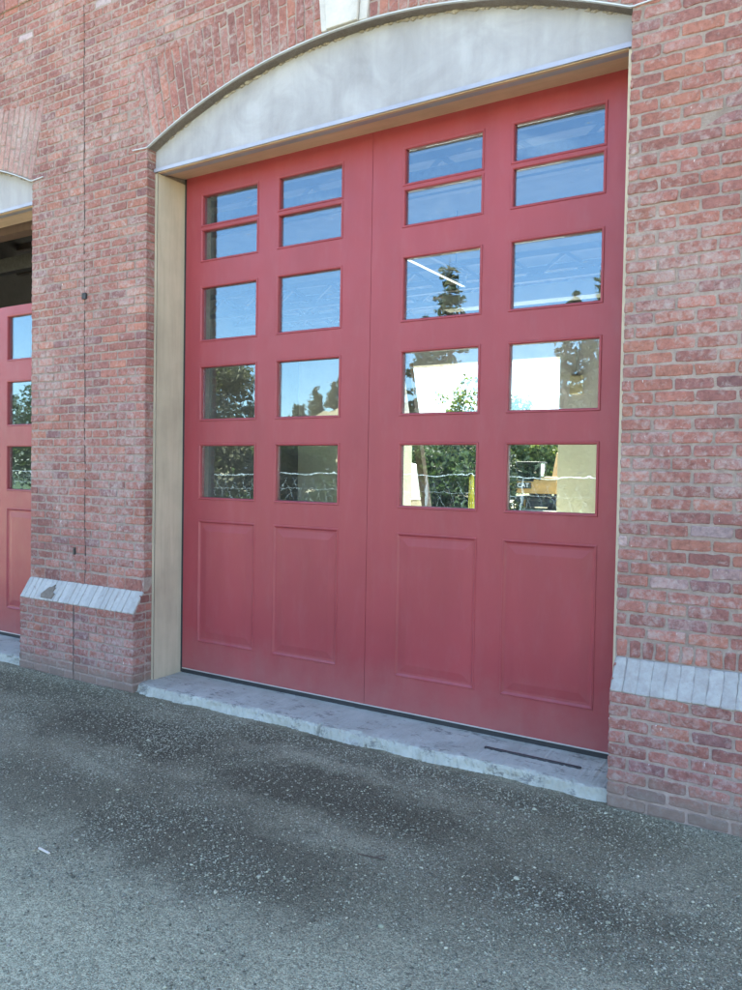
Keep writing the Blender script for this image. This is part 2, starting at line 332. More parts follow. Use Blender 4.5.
# ------------------------------------------------------------------ bricks as real, slightly ragged blocks
PAL = [((0.285, 0.108, 0.100), 6), ((0.25, 0.098, 0.098), 5), ((0.32, 0.122, 0.106), 4), ((0.22, 0.09, 0.096), 2), ((0.345, 0.138, 0.108), 2), ((0.185, 0.092, 0.112), 1), ((0.29, 0.14, 0.132), 2)]
PALC = [c for c, w in PAL for _ in range(w)]
def brick_tint():
    c = random.choice(PALC); k = random.uniform(0.88, 1.14); c = tuple(x * .62 + m_ for x, m_ in zip(c, (.112, .058, .043)))
    r = random.random()
    if r < 0.003: return (0.42, 0.33, 0.34)
    return tuple(x * k for x in c)
def brick(mb, O, U, V, Nn, u0, u1, v0, v1, mat, tint, proud=0.0, ragged=0.0022, taper=None):
    """one brick face: ragged rounded outline in the U,V plane, rising out of the mortar along Nn"""
    if u1 - u0 < 0.018 or v1 - v0 < 0.012: return
    r = min(0.007, (u1 - u0) / 3, (v1 - v0) / 3) * random.uniform(0.6, 1.3)
    nu = max(2, int((u1 - u0) / 0.032)); nv = max(1, int((v1 - v0) / 0.03))
    out = []
    for i in range(nu + 1): out.append((u0 + r + (u1 - u0 - 2 * r) * i / nu, v0))
    for i in range(nv + 1): out.append((u1, v0 + r + (v1 - v0 - 2 * r) * i / nv))
    for i in range(nu + 1): out.append((u1 - r - (u1 - u0 - 2 * r) * i / nu, v1))
    for i in range(nv + 1): out.append((u0, v1 - r - (v1 - v0 - 2 * r) * i / nv))
    n = len(out); cu, cv = (u0 + u1) / 2, (v0 + v1) / 2
    tu, tv = random.gauss(0, 0.0011), random.gauss(0, 0.0011)
    hu, hv = (u1 - u0) / 2, (v1 - v0) / 2
    out = [(a + random.gauss(0, ragged), b + random.gauss(0, ragged * 0.75)) for a, b in out]
    vs = []
    for ins, d in ((-0.0015, -0.014), (0.0, proud - 0.0028), (0.0045, proud)):
        for a, b in out:
            aa = a - math.copysign(min(ins, abs(a - cu) * 0.6), a - cu) if ins > 0 else a + math.copysign(-ins, a - cu)
            bb = b - math.copysign(min(ins, abs(b - cv) * 0.6), b - cv) if ins > 0 else b + math.copysign(-ins, b - cv)
            w = d + (tu * (aa - cu) / hu + tv * (bb - cv) / hv if d > -0.01 else 0)
            if taper: aa = taper(aa, bb)
            vs.append(tuple(O + U * aa + V * bb + Nn * w))
    fs = []
    for k in range(2):
        for i in range(n): fs.append((k * n + i, k * n + (i + 1) % n, (k + 1) * n + (i + 1) % n, (k + 1) * n + i))
    fs.append(tuple(range(2 * n, 3 * n)))
    mb.add(vs, fs, mat, tint)
VX, VY, VZ = Vector((1, 0, 0)), Vector((0, 1, 0)), Vector((0, 0, 1))
def zi(x, hw):                                  # intrados above bay centre
    rad = (hw * hw + RISE * RISE) / (2 * RISE); return SPRING + RISE - rad + math.sqrt(max(0, rad * rad - x * x))
def ze(x, hw): t = min(1, abs(x) / (hw + 0.15)); return 4.87 - 0.26 * t ** 1.7     # extrados
def skew(z, hw): return hw + 0.25 * (z - SPRING)
def excluded(z, c, hw):                         # half width without regular courses at height z
    if z < SPRING: return hw
    if z > 4.875: return 0
    if z <= ze(skew(z, hw), hw): return skew(z, hw)
    xs = np.linspace(0, hw + 0.2, 120); ok = [x for x in xs if ze(x, hw) >= z]
    return max(ok) if ok else 0
def crack_x(z): return -2.475 - 0.0125 * max(0, z - 0.85) + 0.0035 * math.sin(z * 9.0) + 0.002 * math.sin(z * 41)
XL, XR = -8.5, 4.7

fire = empty('brick_building', (0, 0, GZ))
tag(fire, 'red brick building with two arched bays of red garage doors', 'building')
def at0(o):                                      # children keep world coordinates under the root at (0,0,GZ)
    o.location = o.location - Vector((0, 0, GZ)); return o
def part(mb, name, parent=None, label=None, **kw):
    o = mb.build(name, parent or fire, **kw)
    if parent is None: at0(o)
    if label: o['label'] = label
    return o

# ---- upper wall: courses of bricks over a mortar body
w = MB(); NY = Vector((0, -1, 0))
z = 0.757; k = 0
while z < ZTOP:
    zm = z + CRS / 2
    cuts = [(XL, XR)]
    for c, hw in BAYS:
        e = excluded(zm, c, hw)
        if e <= 0: continue
        nc = []
        for a, b in cuts:
            if c - e > a: nc.append((a, min(b, c - e)))
            if c + e < b: nc.append((max(a, c + e), b))
        cuts = nc
    nc = []
    for a, b in cuts:
        cx = crack_x(zm)
        if a < cx < b: nc += [(a, cx - 0.0035 + JT / 2), (cx + 0.0035 - JT / 2, b)]
        else: nc.append((a, b))
    wav = random.uniform(-0.0018, 0.0018)
    for a, b in nc:
        off = 1.944 + (BRK / 2 if k % 2 else 0) + random.uniform(-0.004, 0.004)
        if a > 1.7: off -= 0.0
        i0 = math.floor((a - off) / BRK) - 1; x = off + i0 * BRK
        edges = []
        while x < b + BRK: edges.append(x + random.uniform(-0.006, 0.006)); x += BRK
        edges = [e for e in edges if a + 0.035 < e < b - 0.035]
        edges = [a] + edges + [b]
        for p, q in zip(edges, edges[1:]):
            pl = p + (JT / 2 if p != a or abs(p - XL) > 1e9 else 0.001); ql = q - (JT / 2 if q != b else 0.001)
            bt = brick_tint()
            if a > 1.7 and 1.02 < z < 1.36 and random.random() < .34: f_ = random.uniform(.35, .8); bt = tuple(t_ * (1 - f_) + h_ * f_ for t_, h_ in zip(bt, (.43, .385, .385)))
            brick(w, Vector((0, YW, 0)), VX, VZ, NY, pl, ql, z + wav + JT / 2 + random.uniform(-.0012, .0012), z + wav + CRS - JT / 2 + random.uniform(-.0012, .0012), M['brick'], bt, random.gauss(0, 0.0013))
    z += CRS; k += 1
# header band (bricks on edge) under the first course
for a, b in ((XL, -5.08 - 1.89), (-3.19, -1.79), (1.79, XR)):
    x = a
    if a == -3.19:
        x = a                                     # on this pier the band is long flush bricks
        while x < b - 0.02:
            q = min(b, x + BRK)
            brick(w, Vector((0, YW, 0)), VX, VZ, NY, x + 0.003, q - 0.003, 0.655, 0.742, M['brick'], tuple(t * 0.92 for t in brick_tint()), -0.001)
            x = q
    else:
        while x < b - 0.02:
            q = min(b, x + 0.0655 + random.uniform(-.002, .002))
            brick(w, Vector((0, YW, 0)), VX, VZ, NY, x + JT / 2, q - JT / 2, 0.662, 0.748, M['brick'], brick_tint(), random.gauss(0, .001))
            x = q
# reveals (brick ends turned into the openings)
for c, hw in BAYS:
    for sgn in (-1, 1):
        z = 0.757; U = VY; nrm = VX * (-sgn)
        while z < SPRING + 0.01:
            brick(w, Vector((c + sgn * hw, 0, 0)), VY, VZ, nrm, YW + 0.003, YW + 0.115, z + JT / 2, z + CRS - JT / 2, M['brick'], tuple(t * 0.93 for t in brick_tint()), 0.0)
            z += CRS
# mortar body, bays cut out
dep = 0.0045
def mortar_front(mb, x0, x1, zlo, zhi, y):
    n = max(1, int((x1 - x0) / 0.25)); mq = max(1, int((zhi - zlo) / 0.25))
    vs = [(x0 + (x1 - x0) * i / n, y + random.uniform(-.0008, .0008), zlo + (zhi - zlo) * j / mq) for j in range(mq + 1) for i in range(n + 1)]
    mb.add(vs, [(j * (n + 1) + i, j * (n + 1) + i + 1, (j + 1) * (n + 1) + i + 1, (j + 1) * (n + 1) + i) for j in range(mq) for i in range(n)], M['mortar'])
ym = YW + dep
for a, b in ((XL, -5.08 - 1.89), (-3.19, -1.79), (1.79, XR)):
    mortar_front(w, a + (0.003 if a != XL else 0), b - (0.003 if b != XR else 0), 0.0, SPRING, ym)
    w.box(a + 0.006, b - 0.006, ym + 0.001, 0.34, GZ - 0.25, SPRING, M['mortar'])
xs_pts = sorted(set([XL, XR] + [c + s * t for c, hw in BAYS for s in (-1, 1) for t in np.linspace(0, hw, 25)]))
def lower(x):
    for c, hw in BAYS:
        if abs(x - c) <= hw + 1e-6: return zi(x - c, hw)
    return SPRING
ring = [(x, lower(x)) for x in xs_pts]
n = len(ring)
vs = [(x, ym, zz) for x, zz in ring] + [(x, ym, ZTOP) for x, zz in ring] + [(x, 0.34, zz) for x, zz in ring] + [(x, 0.34, ZTOP) for x, zz in ring]
w.add(vs, [(i, i + 1, n + i + 1, n + i) for i in range(n - 1)] + [(2 * n + i, 3 * n + i, 3 * n + i + 1, 2 * n + i + 1) for i in range(n - 1)] +
      [(i, 2 * n + i, 2 * n + i + 1, i + 1) for i in range(n - 1)] + [(n + i, n + i + 1, 3 * n + i + 1, 3 * n + i) for i in range(n - 1)], M['mortar'])
part(w, 'front_wall')
# upper storey and parapet, beyond the top of the picture
w = MB(); w.box(XL, XR, YW + 0.004, 0.34, ZTOP, 7.6, M['brick'], (0.26, 0.098, 0.09)); w.box(XL - .1, XR + .1, YW - 0.14, 0.4, 7.6, 7.8, M['stone'])
w.box(XL - .05, XR + .05, YW - 0.05, 0.0, ZTOP - 0.01, ZTOP + 0.14, M['stone'])
part(w, 'parapet')
# projecting brick string course above the left bay
w = MB(); x = XL
while x < XR:
    brick(w, Vector((0, YW - 0.018, 0)), VX, VZ, NY, x + .004, x + BRK - .004, 5.545, 5.545 + CRS * 1.5, M['brick'], brick_tint(), 0.0); x += BRK
w.box(XL, XR, YW - 0.012, YW + .003, 5.542, 5.545 + CRS * 1.5, M['mortar'])
part(w, 'string_course')
# expansion joint down the pier
w = MB(); zs = np.arange(0.66, ZTOP, 0.06)
vs = []; fs = []
for zz in zs:
    for s in (-1, 1): vs.append((crack_x(zz) + s * (0.0026 + 0.0009 * math.sin(zz * 23)), YW - 0.0012, zz))
fs = [(2 * i, 2 * i + 1, 2 * i + 3, 2 * i + 2) for i in range(len(zs) - 1)]
n0 = len(vs); vs += [(a, YW + 0.0095, c) for a, b, c in vs]
fs += [(f[0] + n0, f[3] + n0, f[2] + n0, f[1] + n0) for f in fs[:]] + [(2 * i, 2 * i + 2, n0 + 2 * i + 2, n0 + 2 * i) for i in range(len(zs) - 1)] + [(2 * i + 1, n0 + 2 * i + 1, n0 + 2 * i + 3, 2 * i + 3) for i in range(len(zs) - 1)]
w.add(vs, fs, M['joint'])
part(w, 'expansion_joint', label='thin dark vertical joint running up the pier')

# ---- plinths with whitewashed sloping caps
for a, b in ((XL, -5.08 - 1.89), (-3.19, -1.79), (1.79, XR)):
    w = MB(); z = 0.497; kk = 0
    pier = (a == -3.19)
    while z > GZ - 0.2:
        z -= CRS
        edges = []; off = a + (BRK / 2 if kk % 2 else 0); x = off
        while x < b: 
            if a + 0.03 < x < b - 0.03: edges.append(x + random.uniform(-.006, .006))
            x += BRK
        if pier:
            cx = -2.485 + 0.003 * math.sin(z * 40)
            edges = [e for e in edges if abs(e - cx) > 0.04]
            segs = [(a, cx - 0.0035 + JT / 2), (cx + 0.0035 - JT / 2, b)]
        else: segs = [(a, b)]
        for p0, q0 in segs:
            ee = [p0] + [e for e in edges if p0 + .03 < e < q0 - .03] + [q0]
            for p, q in zip(ee, ee[1:]):
                brick(w, Vector((0, YP, 0)), VX, VZ, NY, p + (JT / 2 if p != a else .001), q - (JT / 2 if q != b else .001), z + JT / 2, z + CRS - JT / 2, M['brick'], tuple(t * 0.95 for t in brick_tint()), random.gauss(0, .0013))
        for X0, nx in ((b, 1), (a, -1)):
            brick(w, Vector((X0, 0, 0)), VY, VZ, VX * nx, YP + .003, YP + 0.12, z + JT / 2, z + CRS - JT / 2, M['brick'], tuple(t * .92 for t in brick_tint()))
            brick(w, Vector((X0, 0, 0)), VY, VZ, VX * nx, YP + .131, YP + 0.24, z + JT / 2, z + CRS - JT / 2, M['brick'], tuple(t * .92 for t in brick_tint()))
        kk += 1
    prof = [(YP + .0045, GZ - .25), (0.0, GZ - .25), (0.0, 0.655), (YW + .006, 0.655), (YP + .0045, 0.497)]
    w.prism(prof, a + .0042, b - .0042, M['mortar'], axis='x')
    if pier:
        cx = -2.487
        w.box(cx - .0055, cx + .0055, YP + .002, YP + .012, GZ - .2, .497, M['joint'])
    # cheek bricks beside the slope
    for X0, nx in ((b, 1), (a, -1)):
        for (y0, y1, z0, z1) in ((YP + .03, YP + .12, .503, .558), (YP + .125, YP + .24, .503, .558), (YP + .07, YP + .16, .57, .625), (YP + .17, YP + .24, .57, .625), (YP + .105, YP + .24, .637, .75)):
            brick(w, Vector((X0, 0, 0)), VY, VZ, VX * nx, y0, y1, z0, z1, M['brick'], tuple(t * .9 for t in brick_tint()))
        w.prism([(YW + .004, .655), (YW + .004, .76), (-0.2, .76), (-.2, .655)], X0 - .006 if nx > 0 else X0, X0 if nx > 0 else X0 + .006, M['mortar'], axis='x')
    pl = part(w, 'plinth')
    w = MB()
    p0 = Vector((0, YP - .006, 0.497)); p1 = Vector((0, YW - .004, 0.657)); V = (p1 - p0); Ls = V.length; V.normalize(); Nn = Vector((0, -V.z, V.y)); 
    x = a; i = 0
    step = 0.0636 if pier else 0.0665
    while x < b - 0.01:
        q = min(b, x + step)
        if b - q < 0.02: q = b
        t = random.uniform(0.36, 0.44) if pier else random.uniform(0.34, 0.385)
        j = 0.0024 if pier else 0.0007
        if not pier and i == 0: j = .005
        brick(w, p0, VX, V, Nn, x + j, q - j, 0.0015, Ls - .003, M['white' if pier else 'whiteworn'], (t, t * .98, t * .93), random.gauss(0, .0016 if pier else .0006), 0.0012 if pier else 0.0018)
        x = q; i += 1
    o_ = .005 if pier else -.0005
    w.prism([(YP + o_, 0.4985), (YP + .012, 0.4985), (YW + .012, 0.656), (YW + o_ + .001, 0.656)], a + .003, b - .003, M['whiteworn'] if not pier else M['lumps'], axis='x', tint=(.24, .225, .21))
    cap = part(w, 'plinth_cap', label='whitewashed bricks on edge, clean and even' if pier else 'whitewashed bricks on edge with worn blotchy paint')
    if pier:                                      # brown splat of bare mortar over four of the cap bricks
        w = MB(); pts = [(-.06, .0), (.075, -.002), (.085, .045), (.05, .06), (.062, .10), (.045, .088), (.04, .125), (.012, .10), (-.012, .098), (-.03, .085), (-.04, .07), (-.075, .03)]
        up = [p0 + VX * (-2.845 + u * 1.05) + V * (0.02 + vv) + Nn * 0.008 for u, vv in pts]
        lo = [q - Nn * 0.012 for q in up]; nn = len(pts)
        w.add([tuple(q) for q in up + lo], [tuple(range(nn))] + [(i, i + nn, (i + 1) % nn + nn, (i + 1) % nn) for i in range(nn)], M['patch'])
        part(w, 'mortar_patch', label='brown leaf shaped patch of mortar on the white cap')

# ---- arches, keystones, flashings, tympana
for bi, (c, hw) in enumerate(BAYS):
    w = MB(); apex = SPRING - hw / 0.25
    nst = int(2 * hw / 0.0690)
    for i in range(nst):
        xc = -hw + (i + 0.5) * 2 * hw / nst
        if abs(xc) < 0.185: continue
        base = Vector((c + xc, YW, zi(xc, hw))); d = Vector((xc, 0, zi(xc, hw) - apex)).normalized(); U = Vector((d.z, 0, -d.x))
        top = (ze(xc, hw) - zi(xc, hw)) / d.z
        cuts = [0.012, 0.21, 0.41, top] if i % 2 else [0.012, 0.112, 0.312, top]
        if cuts[-1] - cuts[-2] < 0.05: cuts.pop(-2)
        hwid = hw / nst - 0.005
        for p, q in zip(cuts, cuts[1:]):
            fan = lambda aa, bb, L=(zi(xc, hw) - apex) / d.z: aa * (1 + bb / L)
            brick(w, base, U, d, NY, -hwid, hwid, p + .0055, q - .0055, M['brick'], brick_tint() if bi == 0 else tuple(x * 0.5 + y * 0.5 for x, y in zip(brick_tint(), (0.42, 0.30, 0.28))), random.gauss(0, .0012), taper=fan)
    part(w, 'brick_arch', label=None if bi == 0 else 'arch of bricks smeared with pale mortar')
    w = MB()
    for x0, x1, t0, t1, y, zb in ((-.128, .105, -.165, .142, YW - .03, 4.432), (-.178, -.133, -.235, -.172, YW - .012, 4.436), (.110, .168, .149, .225, YW - .012, 4.428)):
        b0 = [(c + x0, zb), (c + x1, zb - .004), (c + t1, 5.03), (c + t0, 5.03)]
        w.prism(b0, y, YW + .02, M['stone'])
    w.box(c - .2, c + .19, YW + .004, YW + .03, 4.425, 5.03, M['mortar'])
    part(w, 'keystone', bevel=0.006, label='pale limestone keystone over the arch')
    # concrete soffit of the arch
    w = MB(); xs = np.linspace(-hw, hw, 49)
    A = [(x, zi(x, hw)) for x in xs]; n = len(A)
    vs = [(c + x, y, zz + dz) for dz in (0, 0.012) for y in (YW + .012, -.2) for x, zz in A]
    w.add(vs, [(i, i + 1, n + i + 1, n + i) for i in range(n - 1)] + [(2 * n + i, 3 * n + i, 3 * n + i + 1, 2 * n + i + 1) for i in range(n - 1)], M['concrete'])
    part(w, 'arch_soffit')
    # zinc flashing: thin curved lip with short level returns at the springings
    w = MB(); path = [(-hw - .155, SPRING + .012), (-hw - .01, SPRING + .004)] + [(x, zi(x, hw) + .002) for x in np.linspace(-hw + .01, hw - .01, 61)] + [(hw + .01, SPRING + .004), (hw + .155, SPRING + .012)]
    n = len(path); vs = []
    for (yy, dz) in ((YW - .009, -.0035), (YW - .009, .0035), (YW + .010, .0035), (YW + .010, -.0035)):
        vs += [(c + x, yy, zz + dz) for x, zz in path]
    fs = [(k_ * n + i, k_ * n + i + 1, ((k_ + 1) % 4) * n + i + 1, ((k_ + 1) % 4) * n + i) for k_ in range(4) for i in range(n - 1)] + [(0, n, 2 * n, 3 * n), (n - 1, 4 * n - 1, 3 * n - 1, 2 * n - 1)]
    w.add(vs, fs, M['zinc']); part(w, 'arch_flashing')
    # tympanum
    zb = 3.887; xs = np.linspace(-hw + .003, hw - .003, 41)
    w = MB(); w.prism([(c + hw - .003, zb), ] + [(c + x, zi(x, hw) - .001) for x in xs[::-1]] + [(c - hw + .003, zb)], -.275, -.2, M['tymp'])
    ty = part(w, 'tympanum')
    w = MB(); rr = random.Random(3)                # ragged mortar along the curve
    for i in range(150):
        x = rr.uniform(-hw + .04, hw - .04); zz = zi(x, hw) - .004
        s_ = rr.uniform(.006, .017) * (1.5 if rr.random() < .12 else 1); vv = []
        for (dx, dy, dz) in ((1, 0, 0), (-1, 0, 0), (0, -1, 0), (0, 1, 0), (0, 0, 1), (0, 0, -1)):
            q = rr.uniform(.7, 1.3) * s_; vv.append((c + x + dx * q * 1.9, -.276 + dy * q * .7, zz + dz * q * .8))
        w.add(vv, [(0, 2, 4), (2, 1, 4), (1, 3, 4), (3, 0, 4), (2, 0, 5), (1, 2, 5), (3, 1, 5), (0, 3, 5)], M['lumps'])
    w.build('mortar_crumbs', ty, smooth=True)
    w = MB(); w.box(c - hw + .002, c + hw - .002, -.294, -.2, 3.861, 3.886, M['bluemetal']); w.box(c - hw + .002, c + hw - .002, -.296, -.2945, 3.860, 3.8855, M['bluemetal'])
    part(w, 'head_flashing')
    # plywood lining
    J = hw - .031
    for sgn in (-1, 1):
        w = MB(); x0, x1 = sorted((c + sgn * J, c + sgn * (hw - .001)))
        w.box(x0, x1, -.279, .05, -.045, 3.855, M['ply'])
        w.box(min(c + sgn * (J - .0006), x1 - (x1 - x0) if sgn > 0 else c + sgn * (J - .0006)), max(x0 + (x1 - x0), c + sgn * (J - .0006)), -.283, -.2792, -.045, 3.853, M['edge'])
        part(w, 'door_jamb')
    w = MB()
    w.add([(c - J, -.279, 3.856), (c + J, -.279, 3.856), (c + J, .06, 3.904), (c - J, .06, 3.904), (c - J, -.279, 3.885), (c + J, -.279, 3.885), (c + J, .06, 3.94), (c - J, .06, 3.94)],
          [(0, 3, 2, 1), (4, 5, 6, 7), (0, 1, 5, 4), (1, 2, 6, 5), (2, 3, 7, 6), (3, 0, 4, 7)], M['plyh'])
    part(w, 'door_head')

# ---- doors
COLS = [-1.2857, -0.5271, 0.5271, 1.2857]; PW = .5457
ROWS = [(3.509, 3.730), (3.237, 3.459), (3.017, 2.616), (2.398, 1.998), (1.786, 1.384)]
ROWS = [tuple(sorted(r)) for r in ROWS]; PZ = (0.236, 1.203); PLW = .583
def ringed(mb, x0, x1, z0, z1, prof, mat, fill=True):
    """nested rectangle rings: prof = [(inset, y)...]"""
    vs = []
    for ins, y in prof: vs += [(x0 + ins, y, z0 + ins), (x1 - ins, y, z0 + ins), (x1 - ins, y, z1 - ins), (x0 + ins, y, z1 - ins)]
    fs = [(4 * k + i, 4 * k + (i + 1) % 4, 4 * k + 4 + (i + 1) % 4, 4 * k + 4 + i) for k in range(len(prof) - 1) for i in range(4)]
    if fill: fs.append(tuple(4 * (len(prof) - 1) + i for i in range(4)))
    mb.add(vs, fs, mat)
LIP = .018
def garage_door(c, H, top, label):
    door = empty('garage_door', (c, 0, 0)); door.parent = fire; at0(door); door['label'] = label
    rows = [r for r in ROWS if r[1] < top]
    holes = []
    for x in COLS:
        for r in rows: holes.append((x - PW / 2 - LIP, x + PW / 2 + LIP, r[0] - LIP, r[1] + LIP, 'w', r, x))
        holes.append((x - PLW / 2, x + PLW / 2, PZ[0], PZ[1], 'p', None, x))
    b = MB(); mt = M['red']
    xs = sorted(set([-H, H, -.0018, .0018] + [h[i] for h in holes for i in (0, 1)])); zs = sorted(set([0.0, top] + [round(h[i], 4) for h in holes for i in (2, 3)]))
    for i in range(len(xs) - 1):
        for j in range(len(zs) - 1):
            xm, zm = (xs[i] + xs[i + 1]) / 2, (zs[j] + zs[j + 1]) / 2
            if any(h[0] < xm < h[1] and h[2] < zm < h[3] for h in holes): continue
            seam = abs(xm) < .003; y = .004 if seam else 0.0
            b.add([(xs[i], y, zs[j]), (xs[i + 1], y, zs[j]), (xs[i + 1], y, zs[j + 1]), (xs[i], y, zs[j + 1])], [(0, 1, 2, 3)], mt)
            b.add([(xs[i], .045, zs[j]), (xs[i + 1], .045, zs[j]), (xs[i + 1], .045, zs[j + 1]), (xs[i], .045, zs[j + 1])], [(3, 2, 1, 0)], mt)
    for sx in (-.0018, .0018):
        b.add([(sx, 0, 0), (sx, .004, 0), (sx, .004, top), (sx, 0, top)], [(0, 1, 2, 3)], mt)
    b.add([(-H, 0, 0), (H, 0, 0), (H, .045, 0), (-H, .045, 0), (-H, 0, top), (H, 0, top), (H, .045, top), (-H, .045, top)], [(0, 3, 2, 1), (4, 5, 6, 7), (0, 4, 7, 3), (1, 2, 6, 5)], mt)
    for h in holes:
        if h[4] == 'w':
            lo = MB()
            ringed(b, h[0], h[1], h[2], h[3], [(0, 0), (.0015, -.004), (.004, -.0062), (.011, -.0055), (.0155, -.002), (LIP, .003), (LIP, .045)], mt, False)
    b.build('door_leaf', door)
    for h in holes:
        if h[4] == 'p':
            p = MB(); ringed(p, h[0], h[1], h[2], h[3], [(0, 0), (.002, -.0035), (.009, -.0045), (.015, .001), (.022, .006), (.036, .0068), (.046, .0055), (.085, .0012), (.092, .001)], mt)
            ringed(p, h[0], h[1], h[2], h[3], [(0, .045)], mt)
            o = p.build('raised_panel', door)
        else:
            r, x = h[5], h[6]
            p = MB(); e = .0012
            p.box(x - PW / 2 + e, x + PW / 2 - e, .024, .030, r[0] + e, r[1] - e, M['glass'])
            o = p.build('window_pane', door)
            # every pane sits a hair out of true, as glass in a door does
            g = o; cx, cz = x, (r[0] + r[1]) / 2
            for vtx in g.data.vertices: vtx.co -= Vector((cx, .027, cz))
            g.location = (cx, .027, cz); g.rotation_euler = (random.gauss(0, .0022), 0, random.gauss(0, .0022))
    s = MB(); s.box(-H - .012, H + .012, .006, .034, -.036, -.0012, M['rubber']); s.build('bottom_seal', door, bevel=.004)
    s = MB(); s.box(-H, H, -.003, .02, -.001, .007, M['alu']); s.build('bottom_rail', door)
    for sgn in (-1, 1):
        s = MB(); x0, x1 = sorted((sgn * (H + .001), sgn * (H + .024))); s.box(x0, x1, .004, .04, -.03, top, M['rubber']); s.build('side_seal', door)
    return door
garage_door(0.0, 1.735, 3.90, 'complete door with five rows of panes')
garage_door(-5.08, 1.834, 3.115, 'door with its top row of panes missing')

# ---- concrete sills
for c, hw in BAYS:
    w = MB(); nx, ny = 240, 9; rr = random.Random(5)
    prof = [(.30, -.034), (.06, -.034), (-.10, -.036), (-.24, -.040), (-.37, -.043), (-.402, -.047), (-.414, -.060), (-.420, -.085), (-.430, -.112), (-.470, -.17)]
    x0, x1 = c - hw + (-.0 if c else -.004), c + hw - .002
    phase = [rr.uniform(0, 6) for _ in range(6)]
    vs = []
    for i in range(nx + 1):
        x = x0 + (x1 - x0) * i / nx
        chip = max(0, math.sin(x * 11.3 + phase[5]) * math.sin(x * 4.7 + 1) - .45) * .03 + max(0, rr.gauss(0, 1) - 2.0) * .012
        wob = .010 * math.sin(x * 3.1 + phase[0]) + .008 * math.sin(x * 8.3 + phase[1]) + .004 * math.sin(x * 23 + phase[2])
        for j, (y, zz) in enumerate(prof):
            t = max(0, (j - 3) / 5)
            vs.append((x, y + wob * t * 1.2 + (chip if j in (5, 6, 7) else 0) + rr.gauss(0, .0035) * (j > 3), zz - (chip * .5 if j in (5, 6) else 0) + rr.gauss(0, .0012) * (j > 1) + rr.gauss(0, .003) * (j > 5) + (.008 * math.sin(x * 5 + phase[3]) + .006 * math.sin(x * 17 + phase[4])) * (t if j > 5 else 0)))
    np_ = len(prof)
    fs = [(i * np_ + j, i * np_ + j + 1, (i + 1) * np_ + j + 1, (i + 1) * np_ + j) for i in range(nx) for j in range(np_ - 1)]
    k0 = len(vs); vs += [(x0, .3, -.3), (x1, .3, -.3), (x1, -.45, -.3), (x0, -.45, -.3)]
    fs += [tuple(range(np_))[::-1] + (k0 + 3, k0), tuple(range(nx * np_, nx * np_ + np_)) + (k0 + 2, k0 + 1)]
    w.add(vs, fs, M['sill'])
    part(w, 'concrete_sill', smooth=False)

# ---- the two small fittings on the pier
w = MB(); cx, cz = -2.497, 2.983
ringed(w, cx - .024, cx + .024, cz - .024, cz + .024, [(0, YW + .004), (0, YW - .012), (.005, YW - .012), (.0065, YW + .002), (.0065, YW + .02)], M['steel'], False)
w.add([(cx - .018, YW + .0045, cz - .018), (cx + .018, YW + .0045, cz - .018), (cx + .018, YW + .0045, cz + .018), (cx - .018, YW + .0045, cz + .018)], [(0, 1, 2, 3)], M['steel'])
w.box(cx - .0165, cx + .0165, YW - .0105, YW - .002, cz - .0165, cz + .0165, M['black'])
tag(w.build('metal_sleeve', None), 'small square metal sleeve set in the dark joint of the brick pier', 'fitting')
w = MB(); cx, cz = -2.607, .914
ringed(w, cx - .011, cx + .011, cz - .030, cz + .030, [(0, YW + .003), (0, YW - .006), (.0018, YW - .006), (.0024, YW + .0), (.006, YW + .02)], M['steel'], False)
w.add([(cx - .0092, YW - .0035, cz - .028), (cx + .0092, YW - .0035, cz - .028), (cx + .0092, YW - .003, cz + .014), (cx - .0092, YW - .003, cz + .014)], [(0, 1, 2, 3)], M['black'])
w.box(cx - .0098, cx + .0098, YW - .0075, YW - .001, cz - .029, cz + .018, M['black'])
tag(w.build('weep_vent', None), 'tiny upright dark vent in the pier just above the white cap', 'vent')

# ---- interior
FZ = -.036
w = MB(); w.box(XL + .3, XR - .3, .10, 10.0, -.3, FZ, M['floor']); part(w, 'interior_floor')
w = MB(); ox0, ox1, oz = -5.40, -2.05, 3.84
for a, b, z0, z1 in ((XL + .3, ox0, FZ, 5.6), (ox1, .35, FZ, 5.6), (3.75, XR - .3, FZ, 5.6), (.35, 3.75, oz, 5.6), (ox0, ox1, oz, 5.6)):  # right-hand gap is an unseen second opening, added to light the interior
    zc = 2.75
    if z0 < zc: w.box(a, b, 10, 10.35, z0, zc, M['inwall']); w.box(a, b, 10, 10.35, zc, z1, M['inupper'])
    else: w.box(a, b, 10, 10.35, z0, z1, M['inupper'])
part(w, 'rear_wall')
w = MB(); w.box(XL, XL + .3, .34, 10.35, GZ - .2, 5.6, M['darkwall']); part(w, 'side_wall', label='side wall toned dark to dim the interior')  # wall colour darkened to stand for the dim left of the interior
w = MB(); w.box(XR - .3, XR, .34, 10.35, GZ - .2, 5.6, M['inupper']); part(w, 'side_wall')
w = MB(); w.box(XL, XR, .34, 10.35, 5.6, 5.75, M['ceil']); w.box(XL, XR, .34, 10.35, 5.755, 6.2, M['roof']); part(w, 'roof')
for ty_ in (1.6, 2.9, 6.9, 7.8, 8.7, 9.55):
    w = MB(); z0, z1 = 4.52, 4.98
    w.box(XL + .3, XR - .3, ty_ - .045, ty_ + .045, z0, z0 + .09, M['timber']); w.box(XL + .3, XR - .3, ty_ - .045, ty_ + .045, z1 - .09, z1, M['timber'])
    x = XL + .4; up = True
    while x < XR - .8:
        w.bar((x, ty_, z0 + .08 if up else z1 - .08), (x + .42, ty_, z1 - .08 if up else z0 + .08), .05, .05, M['timber']); x += .42; up = not up
    if ty_ < 8: w.mats = [M['darkjoist']]
    part(w, 'roof_truss')
